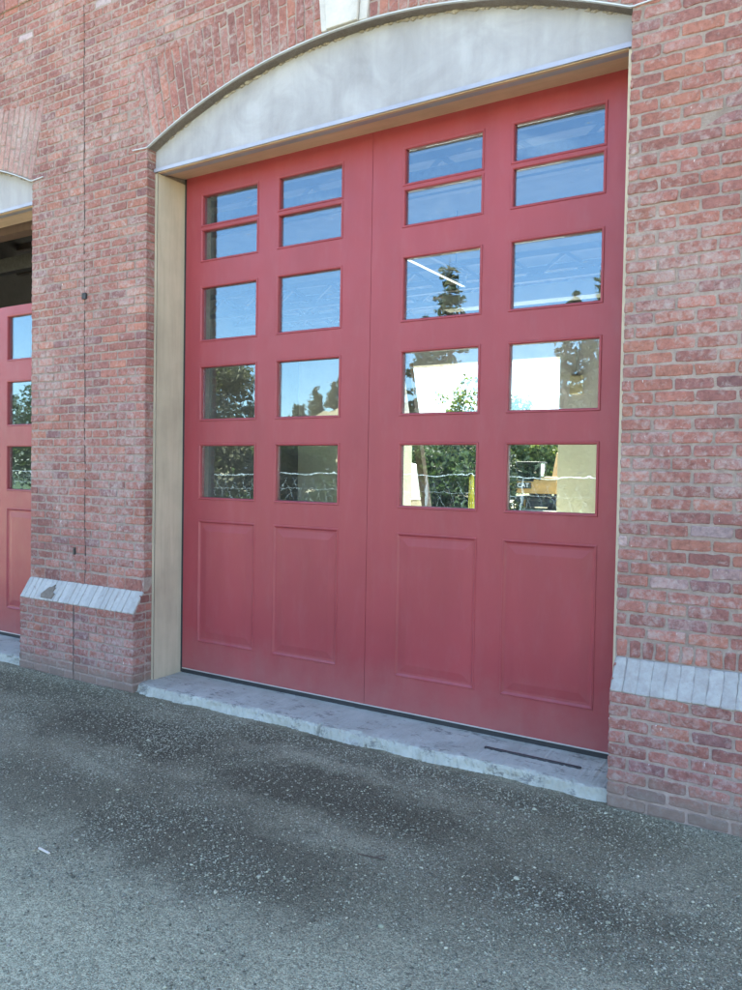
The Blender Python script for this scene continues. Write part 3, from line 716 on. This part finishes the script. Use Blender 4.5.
w = MB(); w.box(-1.95, XR - .3, 4.9, 5.12, 3.78, 3.97, M['beam']); part(w, 'ceiling_beam', label='white painted beam')
w = MB(); w.box(XL + .3, XR - .3, .36, .5, 3.97, 4.3, M['darkwood']); w.box(XL + .3, XR - .3, .75, .85, 3.75, 3.9, M['steel'])
for xx in (-7.0, -3.28): w.bar((xx, .12, FZ), (xx, .12, 3.8), .05, .05, M['zinc'])
part(w, 'door_track')
t = empty('ceiling_light', (-2.5, 5.2, 4.5)); tag(t, 'long twin tube strip light hanging under the trusses behind the panes', 'ceiling light')
w = MB(); w.box(-.03, .03, -1.7, 1.5, .20, .25, M['lampbody']); w.box(-.025, .025, -1.72, -1.69, 0, .2, M['lampbody']); w.box(-.025, .025, 1.49, 1.52, 0, .2, M['lampbody']); w.bar((0, -1.4, .25), (0, -1.4, 1.1), .012, .012, M['steel']); w.bar((0, 1.2, .25), (0, 1.2, 1.1), .012, .012, M['steel']); w.build('housing', t)
for dx in (-.017, .017):
    w = MB(); w.tube([(dx, -1.68, .015), (dx, 1.48, .015)], .004, M['lamp']); w.build('tube', t)
w = MB(); w.box(-1.82, -1.60, 9.90, 9.998, 3.12, 3.46, M['box']); w.box(-1.80, -1.62, 9.885, 9.899, 3.14, 3.44, M['box']); w.tube([(-1.71, 9.95, 3.46), (-1.71, 9.95, 5.2)], .02, M['zinc'])
tag(w.build('electrical_box', None), 'cream electrical box on the rear wall right of the bright opening', 'electrical box')
w = MB(); w.bar((-5.12, 9.4, 4.5), (-4.35, 9.4, FZ), .14, .16, M['darkwood'], up=(0, 1, 0))
tag(w.build('timber_brace', None), 'dark timber brace leaning across the left of the rear opening', 'brace')
t = empty('step_ladder', (2.874 + 13.465 * math.tan(math.atan((472 - 371) / 789.3) - 0.5573), 8.9, FZ), R(108)); tag(t, 'yellow folded step ladder standing indoors before the rear opening', 'ladder')
for sx in (-.16, .16):
    w = MB(); w.bar((sx, -.05, 0), (sx * .85, 0, 1.62), .025, .04, M['yellow']); w.build('rail', t)
    w = MB(); w.bar((sx * .95, .05, 0), (sx * .8, .03, 1.58), .02, .03, M['yellow']); w.build('rear_leg', t)
for q in range(1, 6):
    w = MB(); zz = q * .27; w.box(-.145, .145, -.045 + q * .008, -.02 + q * .008, zz, zz + .022, M['whitesign']); w.build('step', t)

# ------------------------------------------------------------------ ground and terrain
def axis(lo, hi, dense_lo, dense_hi, st, far):
    a = list(np.arange(dense_lo, dense_hi, st)); s = st; x = dense_lo
    while x > lo: s *= 1.35; x -= s; a.insert(0, x)
    s = st; x = a[-1]
    while x < hi: s *= 1.35; x += s; a.append(x)
    return np.array(a)
def vnoise(x, y, f, seed):
    r = np.random.default_rng(seed); g = r.random((64, 64))
    X = x * f; Y = y * f; i = np.floor(X).astype(int); j = np.floor(Y).astype(int); u = X - i; v_ = Y - j
    u = u * u * (3 - 2 * u); v_ = v_ * v_ * (3 - 2 * v_)
    G = lambda a, b: g[a % 64, b % 64]
    return (G(i, j) * (1 - u) + G(i + 1, j) * u) * (1 - v_) + (G(i, j + 1) * (1 - u) + G(i + 1, j + 1) * u) * v_
def gheight(x, y):
    near = np.clip((np.asarray(YP) - y) / 0.6, 0, 1)
    return GZ + 0.022 * (vnoise(x, y, .7, 1) - .5) * near + .012 * (vnoise(x, y, 2.3, 2) - .5) * (0.3 + .7 * near) + .006 * (vnoise(x, y, 7, 3) - .5)
gx = axis(-900, 900, -6.0, 4.6, .05, 0); gy = axis(-900, 900, -4.4, 0.2, .05, 0)
X, Y = np.meshgrid(gx, gy); 
Zg = np.where((np.abs(X) < 30) & (np.abs(Y) < 30), gheight(X, Y), GZ)
inside = (Y > -.30) & (Y < 10.6) & (X > XL - .3) & (X < XR + .3)
Zg = np.where(inside, GZ - .22, Zg)
vv = np.stack([X.ravel(), Y.ravel(), Zg.ravel()], 1); nx, ny = len(gx), len(gy)
ii, jj = np.meshgrid(np.arange(nx - 1), np.arange(ny - 1)); a0 = (jj * nx + ii).ravel()
ff = np.stack([a0, a0 + 1, a0 + nx + 1, a0 + nx], 1)
def np_mesh(name, v, f, mats, tint=None, smooth=False, parent=None):
    me = bpy.data.meshes.new(name); k = f.shape[1]
    me.vertices.add(len(v)); me.vertices.foreach_set('co', v.astype(np.float32).ravel())
    me.loops.add(f.size); me.loops.foreach_set('vertex_index', f.astype(np.int32).ravel())
    me.polygons.add(len(f)); me.polygons.foreach_set('loop_start', (np.arange(len(f)) * k).astype(np.int32))
    me.update(calc_edges=True)
    for m in mats: me.materials.append(m)
    if tint is not None:
        at = me.attributes.new('tint', 'FLOAT_COLOR', 'FACE'); at.data.foreach_set('color', np.concatenate([tint, np.ones((len(tint), 1))], 1).astype(np.float32).ravel())
    if smooth: me.polygons.foreach_set('use_smooth', np.ones(len(f), bool))
    o = bpy.data.objects.new(name, me); COL.objects.link(o)
    if parent: o.parent = parent
    return o
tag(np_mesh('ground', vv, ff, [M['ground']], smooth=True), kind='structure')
# rough grass verge across the yard (seen mirrored in the panes) and behind the building
for nm, y0, y1, x0, x1 in (('grass_verge', -120, -11.5, -140, 60), ('rear_grass', 48, 160, -150, 80)):
    w = MB(); n = 40; r2 = random.Random(2)
    vs = [(x0 + (x1 - x0) * i / n, y0 + (y1 - y0) * j / n, GZ + .02 + (r2.uniform(0, .25) if 0 < i < n and 0 < j < n else 0)) for j in range(n + 1) for i in range(n + 1)]
    w.add(vs, [(j * (n + 1) + i, j * (n + 1) + i + 1, (j + 1) * (n + 1) + i + 1, (j + 1) * (n + 1) + i) for j in range(n) for i in range(n)], M['grass'])
    tag(w.build(nm, smooth=True), kind='structure')
# sandy bank mirrored in the left panes
w = MB(); n = 44; vs = []
for j in range(n + 1):
    for i in range(n + 1):
        x = -64 + 60 * i / n; y = -76 + 46 * j / n
        h = 8.2 * math.exp(-((x + 32) / 13.0) ** 2) * math.exp(-((y + 52) / 10) ** 2)
        h *= 1 + .12 * math.sin(x * .9) * math.sin(y * .7)
        vs.append((x, y, GZ - .3 + h + random.uniform(-.12, .12)))
w.add(vs, [(j * (n + 1) + i, j * (n + 1) + i + 1, (j + 1) * (n + 1) + i + 1, (j + 1) * (n + 1) + i) for j in range(n) for i in range(n)], M['sand'])
tag(w.build('hill', smooth=True), kind='structure')

# loose gravel
def stones(name, cnt, rmin, rmax, seed, power):
    r = np.random.default_rng(seed)
    x = r.uniform(-5.4, 4.2, cnt * 4); y = YP - .01 - (3.9 * r.random(cnt * 4) ** 1.15)
    d = vnoise(x, y, 1.3, 11) * .6 + vnoise(x, y, 4.0, 12) * .4
    near = np.exp(-np.abs(y - YP) / .25)
    keep = r.random(cnt * 4) < np.clip((d - .36) * 2.4, .22, 1) * .8 + near * .45
    in_sill = (y > -.50) & (((x > -1.8) & (x < 1.8)) | (x < -3.19))
    under = (y > YP - .004)
    # nothing inside the camera's own footprint matters; keep all else
    k = np.where(keep & ~under & ~in_sill)[0][:cnt]; x, y = x[k], y[k]; cnt = len(x)
    s = rmin + (rmax - rmin) * r.random(cnt) ** power
    base = np.array([(1, 0, 0), (-1, 0, 0), (0, 1, 0), (0, -1, 0), (0, 0, 1), (0, 0, -1)], float)
    if rmax > .009:
        e = [(0, 2), (0, 3), (0, 4), (0, 5), (1, 2), (1, 3), (1, 4), (1, 5), (2, 4), (2, 5), (3, 4), (3, 5)]
        mid = np.array([base[a] + base[b] for a, b in e]); mid /= np.linalg.norm(mid, axis=1)[:, None]
        idx = {tuple(sorted(p)): 6 + i for i, p in enumerate(e)}; base = np.concatenate([base, mid]); F = []
        for f in ((0, 2, 4), (2, 1, 4), (1, 3, 4), (3, 0, 4), (2, 0, 5), (1, 2, 5), (3, 1, 5), (0, 3, 5)):
            a, b, c_ = f; ab, bc, ca = idx[tuple(sorted((a, b)))], idx[tuple(sorted((b, c_)))], idx[tuple(sorted((c_, a)))]
            F += [(a, ab, ca), (ab, b, bc), (ca, bc, c_), (ab, bc, ca)]
        F = np.array(F)
    else: F = np.array([(0, 2, 4), (2, 1, 4), (1, 3, 4), (3, 0, 4), (2, 0, 5), (1, 2, 5), (3, 1, 5), (0, 3, 5)])
    nb = len(base)
    V = base[None] * s[:, None, None] * r.uniform(.72, 1.28, (cnt, nb, 1))
    V[:, :, 0] *= r.uniform(.8, 1.5, (cnt, 1)); V[:, :, 2] *= r.uniform(.45, .8, (cnt, 1))
    a = r.uniform(0, 6.283, cnt); ca, sa = np.cos(a)[:, None], np.sin(a)[:, None]
    vx = V[:, :, 0] * ca - V[:, :, 1] * sa; vy = V[:, :, 0] * sa + V[:, :, 1] * ca
    z0 = gheight(x, y) + s * .22
    V = np.stack([vx + x[:, None], vy + y[:, None], V[:, :, 2] + z0[:, None]], 2).reshape(-1, 3)
    FF = (F[None] + (np.arange(cnt) * nb)[:, None, None]).reshape(-1, 3)
    g = np.clip(r.normal(.28, .095, cnt), .10, .55); wh = r.random(cnt) < .02; g = np.where(wh, r.uniform(.4, .52, cnt), g)
    col = np.stack([g * 1.04, g * .98, g * .72], 1) * (1 + r.normal(0, .02, (cnt, 3)))
    return V, FF, np.repeat(col, len(F), 0)
parts_ = [stones('', 115000, .0022, .0060, 21, 1.5), stones('', 5600, .0050, .0090, 22, 2.2), stones('', 130, .009, .0125, 23, 2.0)]
vo, Vs, Fs, Ts = 0, [], [], []
for V_, F_, T_ in parts_: Vs.append(V_); Fs.append(F_ + vo); Ts.append(T_); vo += len(V_)
tag(np_mesh('gravel', np.concatenate(Vs), np.concatenate(Fs), [M['stones']], np.concatenate(Ts)), kind='stuff')

# things lying about
w = MB(); w.bar((.994, -.208, -.036), (1.579, -.212, -.036), .020, .012, M['steel'])
tag(w.build('steel_bar', bevel=.002), 'thin dark steel bar lying on the concrete sill at its right end', 'bar')
w = MB(); zz = float(gheight(np.array([-.16]), np.array([-2.38]))[0]) + .006
w.bar((-.205, -2.382, zz + .002), (-.125, -2.386, zz), .010, .006, M['scrap'])
tag(w.build('wood_scrap', bevel=.001), 'small pale sliver of wood lying on the dark gravel', 'scrap')
w = MB(); zz = float(gheight(np.array([.95]), np.array([-2.0]))[0]) + .004
w.bar((1.0, -1.62, zz + .004), (1.13, -1.60, zz + .004), .006, .005, M['bark']); w.bar((1.08, -1.607, zz + .005), (1.11, -1.57, zz + .008), .004, .004, M['bark'])
tag(w.build('twig', bevel=.001), 'short dark twig lying on the gravel before the sill', 'twig')

# ------------------------------------------------------------------ vegetation
def leaves(cen, size, seed, flat=0.0):
    """quads of leaf clump size at the given centres"""
    r = np.random.default_rng(seed); n = len(cen)
    a = r.normal(size=(n, 3)); a[:, 2] *= (1 - flat); a /= np.linalg.norm(a, axis=1)[:, None]
    b = r.normal(size=(n, 3)); b -= (b * a).sum(1)[:, None] * a; b /= np.linalg.norm(b, axis=1)[:, None]
    s = size * r.uniform(.6, 1.4, (n, 1))
    q = np.stack([cen - a * s, cen + b * s * .55, cen + a * s, cen - b * s * .55], 1)
    return q.reshape(-1, 3), np.arange(4 * n).reshape(-1, 4), np.repeat(r.random((n, 1)), 3, 1)
def broad_tree(x, y, h, rad, nleaf, seed, mat, label, group, name='broadleaf_tree', fill=16, base=GZ, low=.25, size=.14, trunk=.16, cat='tree'):
    r = random.Random(seed); g = np.random.default_rng(seed)
    root = empty(name, (x, y, base)); tag(root, label, cat, group)
    w = MB(); top = h * .72
    tp = [(0, 0, -.1), (r.uniform(-.1, .1), r.uniform(-.1, .1), top * .4), (r.uniform(-.25, .25), r.uniform(-.2, .2), top * .75), (r.uniform(-.3, .3), r.uniform(-.3, .3), top)]
    w.tube(tp, [trunk, trunk * .78, trunk * .45, trunk * .12], M['bark'], 9)
    ends = []
    for i in range(15):
        t = r.uniform(max(.12, low * .7), .95); p = Vector(tp[0]).lerp(Vector(tp[1]), min(1, t / .4)) if t < .4 else Vector(tp[1]).lerp(Vector(tp[3]), (t - .4) / .6)
        an = r.uniform(0, 6.28); L = rad * r.uniform(.55, .95) * (1.0 - .45 * t)
        e = p + Vector((math.cos(an) * L, math.sin(an) * L, h * r.uniform(.04, .22)))
        w.tube([p, p.lerp(e, .5) + Vector((0, 0, .05 * h * r.uniform(-.3, .6))), e], [trunk * .35 * (1 - .5 * t), trunk * .2 * (1 - .5 * t), .012], M['bark'], 6); ends.append(e)
    w.build('trunk', root, smooth=True)
    cl = [np.array(e) for e in ends] + [np.array((g.normal(0, rad * .38), g.normal(0, rad * .38), h * g.uniform(low + .1, .93))) for _ in range(fill)]
    cl.append(np.array((0, 0, h * .93)))
    pts = []
    for c_ in cl:
        k_ = nleaf // len(cl); rr = rad * g.uniform(.22, .42)
        d = g.normal(size=(k_, 3)); d /= np.linalg.norm(d, axis=1)[:, None]
        pts.append(c_ + d * rr * (g.random((k_, 1)) ** .45) * np.array([1, 1, .8]))
    P_ = np.concatenate(pts); P_ = P_[(P_[:, 2] > h * low * .5) & (P_[:, 2] < h)]
    v_, f_, t_ = leaves(P_, size, seed)
    np_mesh('crown', v_, f_, [mat], t_, parent=root)
    return root
def conifer(x, y, h, rad, seed, mat, label, group, base=GZ, dens=1.0, start=.12):
    r = random.Random(seed); root = empty('conifer_tree', (x, y, base)); tag(root, label, 'tree', group)
    w = MB(); w.tube([(0, 0, -.3), (.05, 0, h * .5), (0, .03, h)], [h * .018 + .05, h * .011 + .02, .012], M['bark'], 8); P_ = []
    g = np.random.default_rng(seed); z_ = h * start
    while z_ < h * .985:
        t = (z_ / h - start) / (1 - start); L = rad * (1 - t) ** .8 * r.uniform(.75, 1.1) + .12
        for q in range(r.choice((3, 4, 5))):
            an = r.uniform(0, 6.28); l_ = L * r.uniform(.55, 1.1); e = Vector((math.cos(an) * l_, math.sin(an) * l_, z_ - l_ * r.uniform(.1, .45)))
            if l_ > .3: w.tube([(0, 0, z_), e], [.025, .006], M['bark'], 4, cap=False)
            k_ = max(5, int(l_ * 62 * dens)); s_ = g.random(k_) ** .75
            c_ = np.outer(s_, np.array(e) - np.array((0, 0, z_))) + np.array((0, 0, z_)); c_ += g.normal(0, .07 + .05 * l_, (k_, 3)) * np.array([1, 1, .55]); P_.append(c_)
        z_ += h * r.uniform(.018, .034)
    w.build('trunk', root)
    v_, f_, t_ = leaves(np.concatenate(P_), .10 if h > 4.7 else .075, seed, .3)
    np_mesh('crown', v_, f_, [mat], t_, parent=root)
    return root
# across the yard (mirrored in the glass)
GF = 'trees across the yard, mirrored in the door panes'
LB = 'broadleaf tree across the yard, mirrored in the lowest panes'
for i, (x, y, h, rd, mt, lb) in enumerate([(-17.6, -16.3, 6.0, 2.5, 'leaf_brown', 'dried brown tree mirrored at the left edge of the third pane row'), (-27.5, -18.5, 6.2, 3.6, 'leaf_dark', 'dark leafy tree mirrored in the panes of the left door')]):
    broad_tree(x, y, h, rd, 26000, 40 + i, M[mt], lb, GF, low=.05, size=.085, fill=60)
for i, (x, y) in enumerate([(-24.5, -20), (-19.8, -22.5), (-17.0, -21), (-14.2, -20.2), (-12.0, -22), (-9.9, -19.6), (-8.0, -21.5), (-6.1, -20), (-4.2, -21.4), (-2.2, -20.2), (.2, -21.5), (3.4, -20.5), (-28, -22)]):
    hh = [3.0, 3.3, 2.9, 3.1, 3.2, 2.8, 3.4, 3.0, 3.2, 3.1, 3.0, 3.3, 3.4][i]
    broad_tree(x, y, hh, 1.7, 6500, 60 + i, M['leaf_light' if i % 4 == 1 else 'leaf_dark'], 'low bushy shrub across the yard, mirrored in the lowest panes', 'shrubs across the yard', 'leafy_shrub', fill=34, low=.0, size=.09, trunk=.06, cat='shrub')
for i, (x, y, h, rd) in enumerate([(-11.8, -25, 10.6, 2.1), (-13.3, -25.6, 8.6, 1.7), (-6.8, -25, 8.9, 1.0), (-6.0, -25.5, 9.6, 1.25), (-5.2, -24.6, 8.6, 1.1), (-3.0, -27, 8.5, 1.3), (1.5, -26, 9, 1.6)]):
    conifer(x, y, h, rd, 80 + i, M['leaf_fir'], 'dark fir across the yard, mirrored against blue sky in the upper panes', 'firs across the yard')
for i, (x, y, h) in enumerate([(-33.6, -50, 2.7), (-34.5, -51, 3.0), (-35.3, -50, 2.3), (-36.1, -51, 2.5), (-36.9, -50, 1.9), (-37.9, -51, 2.9), (-38.9, -50, 1.9), (-40.2, -51, 2.6), (-35.9, -52, 3.0), (-41.2, -50, 1.5), (-32.6, -50, 2.6), (-34.9, -52, 3.2), (-39.5, -51.5, 2.2)]):
    bz = 8.2 * math.exp(-((x + 32) / 13.0) ** 2) * math.exp(-((y + 52) / 10) ** 2) - .35
    conifer(x, y, h, .62, 110 + i, M['leaf_brown'], 'small brownish fir on the sandy bank, mirrored in the third pane row', 'firs on the sandy bank', base=bz)
# behind the building, through the rear opening
GR = 'trees behind the building, seen through the rear opening'
def rear_ray(px, Yw):                            # x at depth Yw seen at picture column px (742 wide)
    a = math.atan((px - 371) / 789.3) - 0.5573; return 2.874 + (Yw + 4.565) * math.tan(a)
for i, (px, y, h, rd, mt, nl, sz, lb) in enumerate([
    (462, 50, 9.4, 2.2, 'leaf_light', 1500, .16, 'tall sparse tree with thin trunk seen through the rear opening'),
    (449, 56, 5.6, 2.4, 'leaf_dark', 3500, .2, 'dark round tree left of the sparse tree beyond the rear opening'),
    (514, 52, 8.0, 2.0, 'leaf_light', 1300, .17, 'sparse tree at the left edge of the fourth column panes'),
    (420, 50, 5.0, 2.3, 'leaf_dark', 3500, .2, 'dark tree behind the leaning brace'),
    (473, 46, 4.6, 2.4, 'leaf_dark', 3500, .2, 'dark low tree behind the yellow ladder'),
    (491, 48, 4.4, 2.4, 'leaf_dark', 3500, .2, 'dark low tree hidden mostly by the door stile'),
    (436, 42, 4.2, 2.2, 'leaf_dark', 3500, .2, 'dark low tree between the tank and the ladder'),
    (456, 40, 4.0, 2.2, 'leaf_dark', 3500, .2, 'dark low tree in front of the sparse tree'),
    (405, 44, 4.6, 2.2, 'leaf_light', 3000, .2, 'light green tree behind the white tank'),
    (531, 50, 4.4, 2.4, 'leaf_light', 4500, .2, 'bright green tree right above the tan digger'),
    (548, 53, 4.9, 2.2, 'leaf_dark', 3500, .2, 'dark tree at the right edge of the rear opening'),
    (500, 33, 3.2, 1.1, 'leaf_dark', 3500, .15, 'dark green bush left of the tan digger')]):
    broad_tree(rear_ray(px, y), y, h, rd, nl, 140 + i, M[mt], lb, GR, low=.06 if h < 6 else .42, size=sz, trunk=.1)

for i, px in enumerate((398, 408, 418, 428, 438, 448, 458, 468, 478, 488)):
    y = 20.5 + .9 * ((i * 7) % 3)
    broad_tree(rear_ray(px, y), y, 2.55 + .22 * ((i * 5) % 3), 1.0, 3600, 180 + i, M['leaf_hedge'], 'dark dense bush in the row behind the rear opening, left of the digger', 'bushes in a row behind the building', 'leafy_shrub', fill=30, low=.0, size=.11, trunk=.04, cat='shrub')
# ------------------------------------------------------------------ excavator behind the building
ex = empty('excavator', (rear_ray(541, 34), 34, GZ), R(8)); tag(ex, 'tan tracked digger with dark cab seen through the rear opening', 'excavator')
for sx in (-.8, .8):
    w = MB(); pr = [(-1.3, .1), (-1.1, 0), (1.1, 0), (1.3, .1), (1.38, .3), (1.25, .52), (1.05, .6), (-1.05, .6), (-1.25, .52), (-1.38, .3)]
    w.prism(pr, sx - .2, sx + .2, M['black'], axis='x')
    for q in range(14):
        yy = -1.15 + q * .177
        w.box(sx - .215, sx + .215, yy, yy + .09, -.012, .03, M['steel']); w.box(sx - .215, sx + .215, yy, yy + .09, .585, .625, M['steel'])
    tr = w.build('track', ex)
    for q in range(5):
        w = MB(); yy = -1.0 + q * .5; w.tube([(sx - .23, yy, .3), (sx + .23, yy, .3)], .19 if q in (0, 4) else .12, M['tan'], 14); w.build('wheel', tr)
w = MB(); w.box(-.57, .57, -.9, .9, .10, .55, M['black']); w.tube([(0, 0, .5), (0, 0, .78)], .55, M['black'], 20); w.build('undercarriage', ex)
w = MB(); w.prism([(-1.15, .80), (1.15, .80), (1.15, 1.0), (.95, 1.28), (-.2, 1.36), (-.35, 1.62), (-1.0, 1.6), (-1.2, 1.35)], -.15, 1.0, M['tan'], axis='x')
w.box(-1.0, -.152, -1.15, 1.1, .80, 1.05, M['tan']); w.prism([(-1.35, .78), (-1.2, 1.35), (-1.0, 1.42), (-.9, .78)], -1.02, 1.0, M['tan'], axis='x'); w.build('body', ex, bevel=.03)
w = MB(); w.box(-.98, -.22, -1.41, -1.30, 1.02, 1.32, M['black']); side = w.build('side_panel', ex)
tx = bpy.data.curves.new('lettering', 'FONT'); tx.body = 'CAT'; tx.size = .30; tx.extrude = .004; tx.align_x = 'CENTER'; tx.align_y = 'CENTER'; tx.materials.append(M['letter'])
tmp = bpy.data.objects.new('lettering_curve', tx); COL.objects.link(tmp); bpy.context.view_layer.update()
lm_ = bpy.data.meshes.new_from_object(tmp.evaluated_get(bpy.context.evaluated_depsgraph_get())); bpy.data.objects.remove(tmp)
to = bpy.data.objects.new('lettering', lm_); COL.objects.link(to); to.parent = side; to.location = (-.60, -1.415, 1.17); to.rotation_euler = (R(90), 0, 0)
cb = MB()
for (px_, py_) in ((-1.0, -1.1), (.15, -1.1), (-1.0, .25), (.15, .25)): cb.bar((px_, py_, 1.35), (px_ * .97 + (-.0), py_ * .95, 2.3), .07, .07, M['black'])
cb.box(-1.06, .21, -1.16, .31, 2.28, 2.36, M['black']); cb.box(-1.05, .2, -1.14, .3, 1.343, 1.42, M['black']); cb.box(-.7, -.2, -.5, .0, 1.42, 2.0, M['black'])
cab = cb.build('cab', ex, bevel=.015)
for (x0, x1, y0, y1) in ((-.95, .1, -1.10, -1.09), (-.95, .1, .24, .25), (-1.0, -.99, -1.04, .2), (.14, .15, -1.04, .2)):
    w = MB(); w.box(x0, x1, y0, y1, 1.43, 2.27, M['clear']); w.build('cab_window', cab)
w = MB(); w.prism([(.7, 1.1), (1.0, 1.1), (2.6, 2.9), (3.6, 3.0), (3.6, 2.75), (2.8, 2.6), (1.2, .95)], .25, .5, M['tan'], axis='x'); w.build('boom', ex)
w = MB(); w.prism([(3.5, 3.15), (3.75, 2.95), (3.35, .95), (3.15, .95)], .28, .47, M['tan'], axis='x'); w.build('arm', ex)
w = MB(); w.prism([(3.1, 1.1), (3.4, 1.05), (3.5, .6), (3.2, .2), (2.75, .12), (3.05, .45), (3.15, .8)], .05, .7, M['steel'], axis='x'); w.build('bucket', ex)

# white tank and crate beyond the rear opening, sign on a post across the yard, wire fence
t = empty('water_tank', (rear_ray(406, 17.5), 17.5, GZ)); tag(t, 'round white tank beyond the rear opening, left of the ladder', 'tank')
w = MB(); w.tube([(0, 0, .55), (0, 0, .6), (0, 0, 1.75), (0, 0, 1.95), (0, 0, 2.02)], [.3, .62, .62, .45, .16], M['tank'], 28); w.build('shell', t, smooth=True)
w = MB(); w.tube([(0, 0, 2.02), (0, 0, 2.1)], .17, M['black'], 16); w.build('lid', t)
for a in range(4):
    w = MB(); w.bar((.45 * math.cos(a * 1.57 + .78), .45 * math.sin(a * 1.57 + .78), 0), (.45 * math.cos(a * 1.57 + .78), .45 * math.sin(a * 1.57 + .78), .62), .06, .06, M['steel']); w.build('leg', t)
t = empty('wooden_crate', (rear_ray(405, 14.5), 14.5, GZ)); tag(t, 'pale wooden crate on the ground before the white tank', 'crate')
for q in range(5):
    w = MB(); w.box(-.45, .45, -.46, -.435, .02 + q * .19, .18 + q * .19, M['card']); w.box(-.45, .45, .435, .46, .02 + q * .19, .18 + q * .19, M['card']); w.box(-.46, -.435, -.43, .43, .02 + q * .19, .18 + q * .19, M['card']); w.box(.435, .46, -.43, .43, .02 + q * .19, .18 + q * .19, M['card']); w.build('slat', t)
w = MB(); w.box(-.43, .43, -.43, .43, 0, .05, M['card']); w.box(-.47, .47, -.47, .47, .965, .99, M['card']); w.build('lid', t)
t = empty('sign_post', (-8.35, -14.6, GZ)); tag(t, 'small red and white sign on a post, mirrored in the third column', 'sign')
w = MB(); w.tube([(0, 0, 0), (0, 0, 2.1)], .03, M['galv']); w.build('post', t)
w = MB(); w.tube([(0, .033, 2.0), (0, .040, 2.0)], .17, M['redsign'], 8); w.build('sign_face', t)
w = MB(); w.box(-.15, .15, .033, .042, 1.42, 1.80, M['whitesign']); w.build('plate', t)
t = empty('wire_fence', (0, -12, GZ)); tag(t, 'pale wire fence across the yard, mirrored as thin lines in the lowest panes', 'fence')
FX0, FX1 = -26.0, 4.0
w = MB(); w.tube([(FX0, 0, 1.56), (FX1, 0, 1.66)], .013, M['galv'], 8); w.build('top_rail', t)
x = FX0
while x <= FX1 + .01:
    w = MB(); w.tube([(x, 0, -.2), (x, 0, 1.58 + (x - FX0) * .0033)], .028, M['galv'], 8); w.build('post', t); x += 2.5
w = MB(); x = FX0
for q in range(1, 4): w.bar((FX0, 0, q * .4), (FX1, 0, q * .4 + .03), .008, .008, M['galv'])
while x < FX1:
    w.bar((x, .004, .05), (x + .75, .004, 1.5), .004, .004, M['galv']); w.bar((x + .75, -.004, .05), (x, -.004, 1.5), .005, .005, M['galv']); x += .32
w.build('wire_mesh', t)

# ------------------------------------------------------------------ light
SUN_EL, SUN_AZ = R(50), R(-22)                   # sun stands behind the building, azimuth from +y towards +x
wd = bpy.data.worlds.new('World'); S.world = wd; wd.use_nodes = True; nt = wd.node_tree
bg = nt.nodes['Background']; sky = nt.nodes.new('ShaderNodeTexSky'); sky.sky_type = 'NISHITA'; sky.sun_disc = False
sky.sun_elevation = SUN_EL; sky.sun_rotation = SUN_AZ % (2 * math.pi); sky.air_density = 1.0; sky.dust_density = 0.05; sky.ozone_density = 1.3
tc = nt.nodes.new('ShaderNodeTexCoord'); mp = nt.nodes.new('ShaderNodeMapping'); mp.inputs['Scale'].default_value = (1.0, 1.0, 3.2); nt.links.new(tc.outputs['Generated'], mp.inputs['Vector'])
cn = noise(nt, mp.outputs[0], 3.4, 8, 0.58, 0.9)
cf = ramp(nt, cn, [(0.60, 0.0), (0.70, 0.30), (0.80, 0.6)])
nt.links.new(mixc(nt, cf, sky.outputs[0], (7.0, 7.3, 7.8)), bg.inputs['Color']); bg.inputs['Strength'].default_value = 0.08
sl = bpy.data.lights.new('sun', 'SUN'); sl.energy = 5.0; sl.angle = R(.53); sl.color = (1, .93, .82)
so = bpy.data.objects.new('sun', sl); COL.objects.link(so)
sd = Vector((math.cos(SUN_EL) * math.sin(SUN_AZ), math.cos(SUN_EL) * math.cos(SUN_AZ), math.sin(SUN_EL)))
so.rotation_euler = sd.to_track_quat('Z', 'Y').to_euler(); so.location = sd * 60

# ------------------------------------------------------------------ camera (solved from the door grid)
yaw, pit, rol = 0.5573300479766559, -0.02936811259047822, 0.01699836928554764
fwd = Vector((-math.sin(yaw) * math.cos(pit), math.cos(yaw) * math.cos(pit), math.sin(pit)))
rt = Vector((math.cos(yaw), math.sin(yaw), 0)); up = rt.cross(fwd)
r1 = rt * math.cos(rol) + up * math.sin(rol); u1 = -rt * math.sin(rol) + up * math.cos(rol)
cd = bpy.data.cameras.new('camera'); cam = bpy.data.objects.new('camera', cd); COL.objects.link(cam)
cam.matrix_world = Matrix(((r1.x, u1.x, -fwd.x, 2.87426), (r1.y, u1.y, -fwd.y, -4.56513), (r1.z, u1.z, -fwd.z, 1.605435), (0, 0, 0, 1)))
cd.sensor_fit = 'HORIZONTAL'; cd.sensor_width = 36; cd.lens = 789.3147 / 742 * 36; cd.clip_end = 3000; cd.clip_start = .05
S.camera = cam
S.render.engine = 'CYCLES'
S.cycles.use_denoising = True; S.cycles.max_bounces = 10; S.cycles.transparent_max_bounces = 16; S.cycles.glossy_bounces = 4; S.cycles.diffuse_bounces = 5
S.cycles.caustics_reflective = False; S.cycles.sample_clamp_indirect = 8
vs_ = S.view_settings; vs_.view_transform = 'Standard'; vs_.look = 'None'; vs_.gamma = 1; vs_.use_curve_mapping = False; vs_.exposure = 3.25
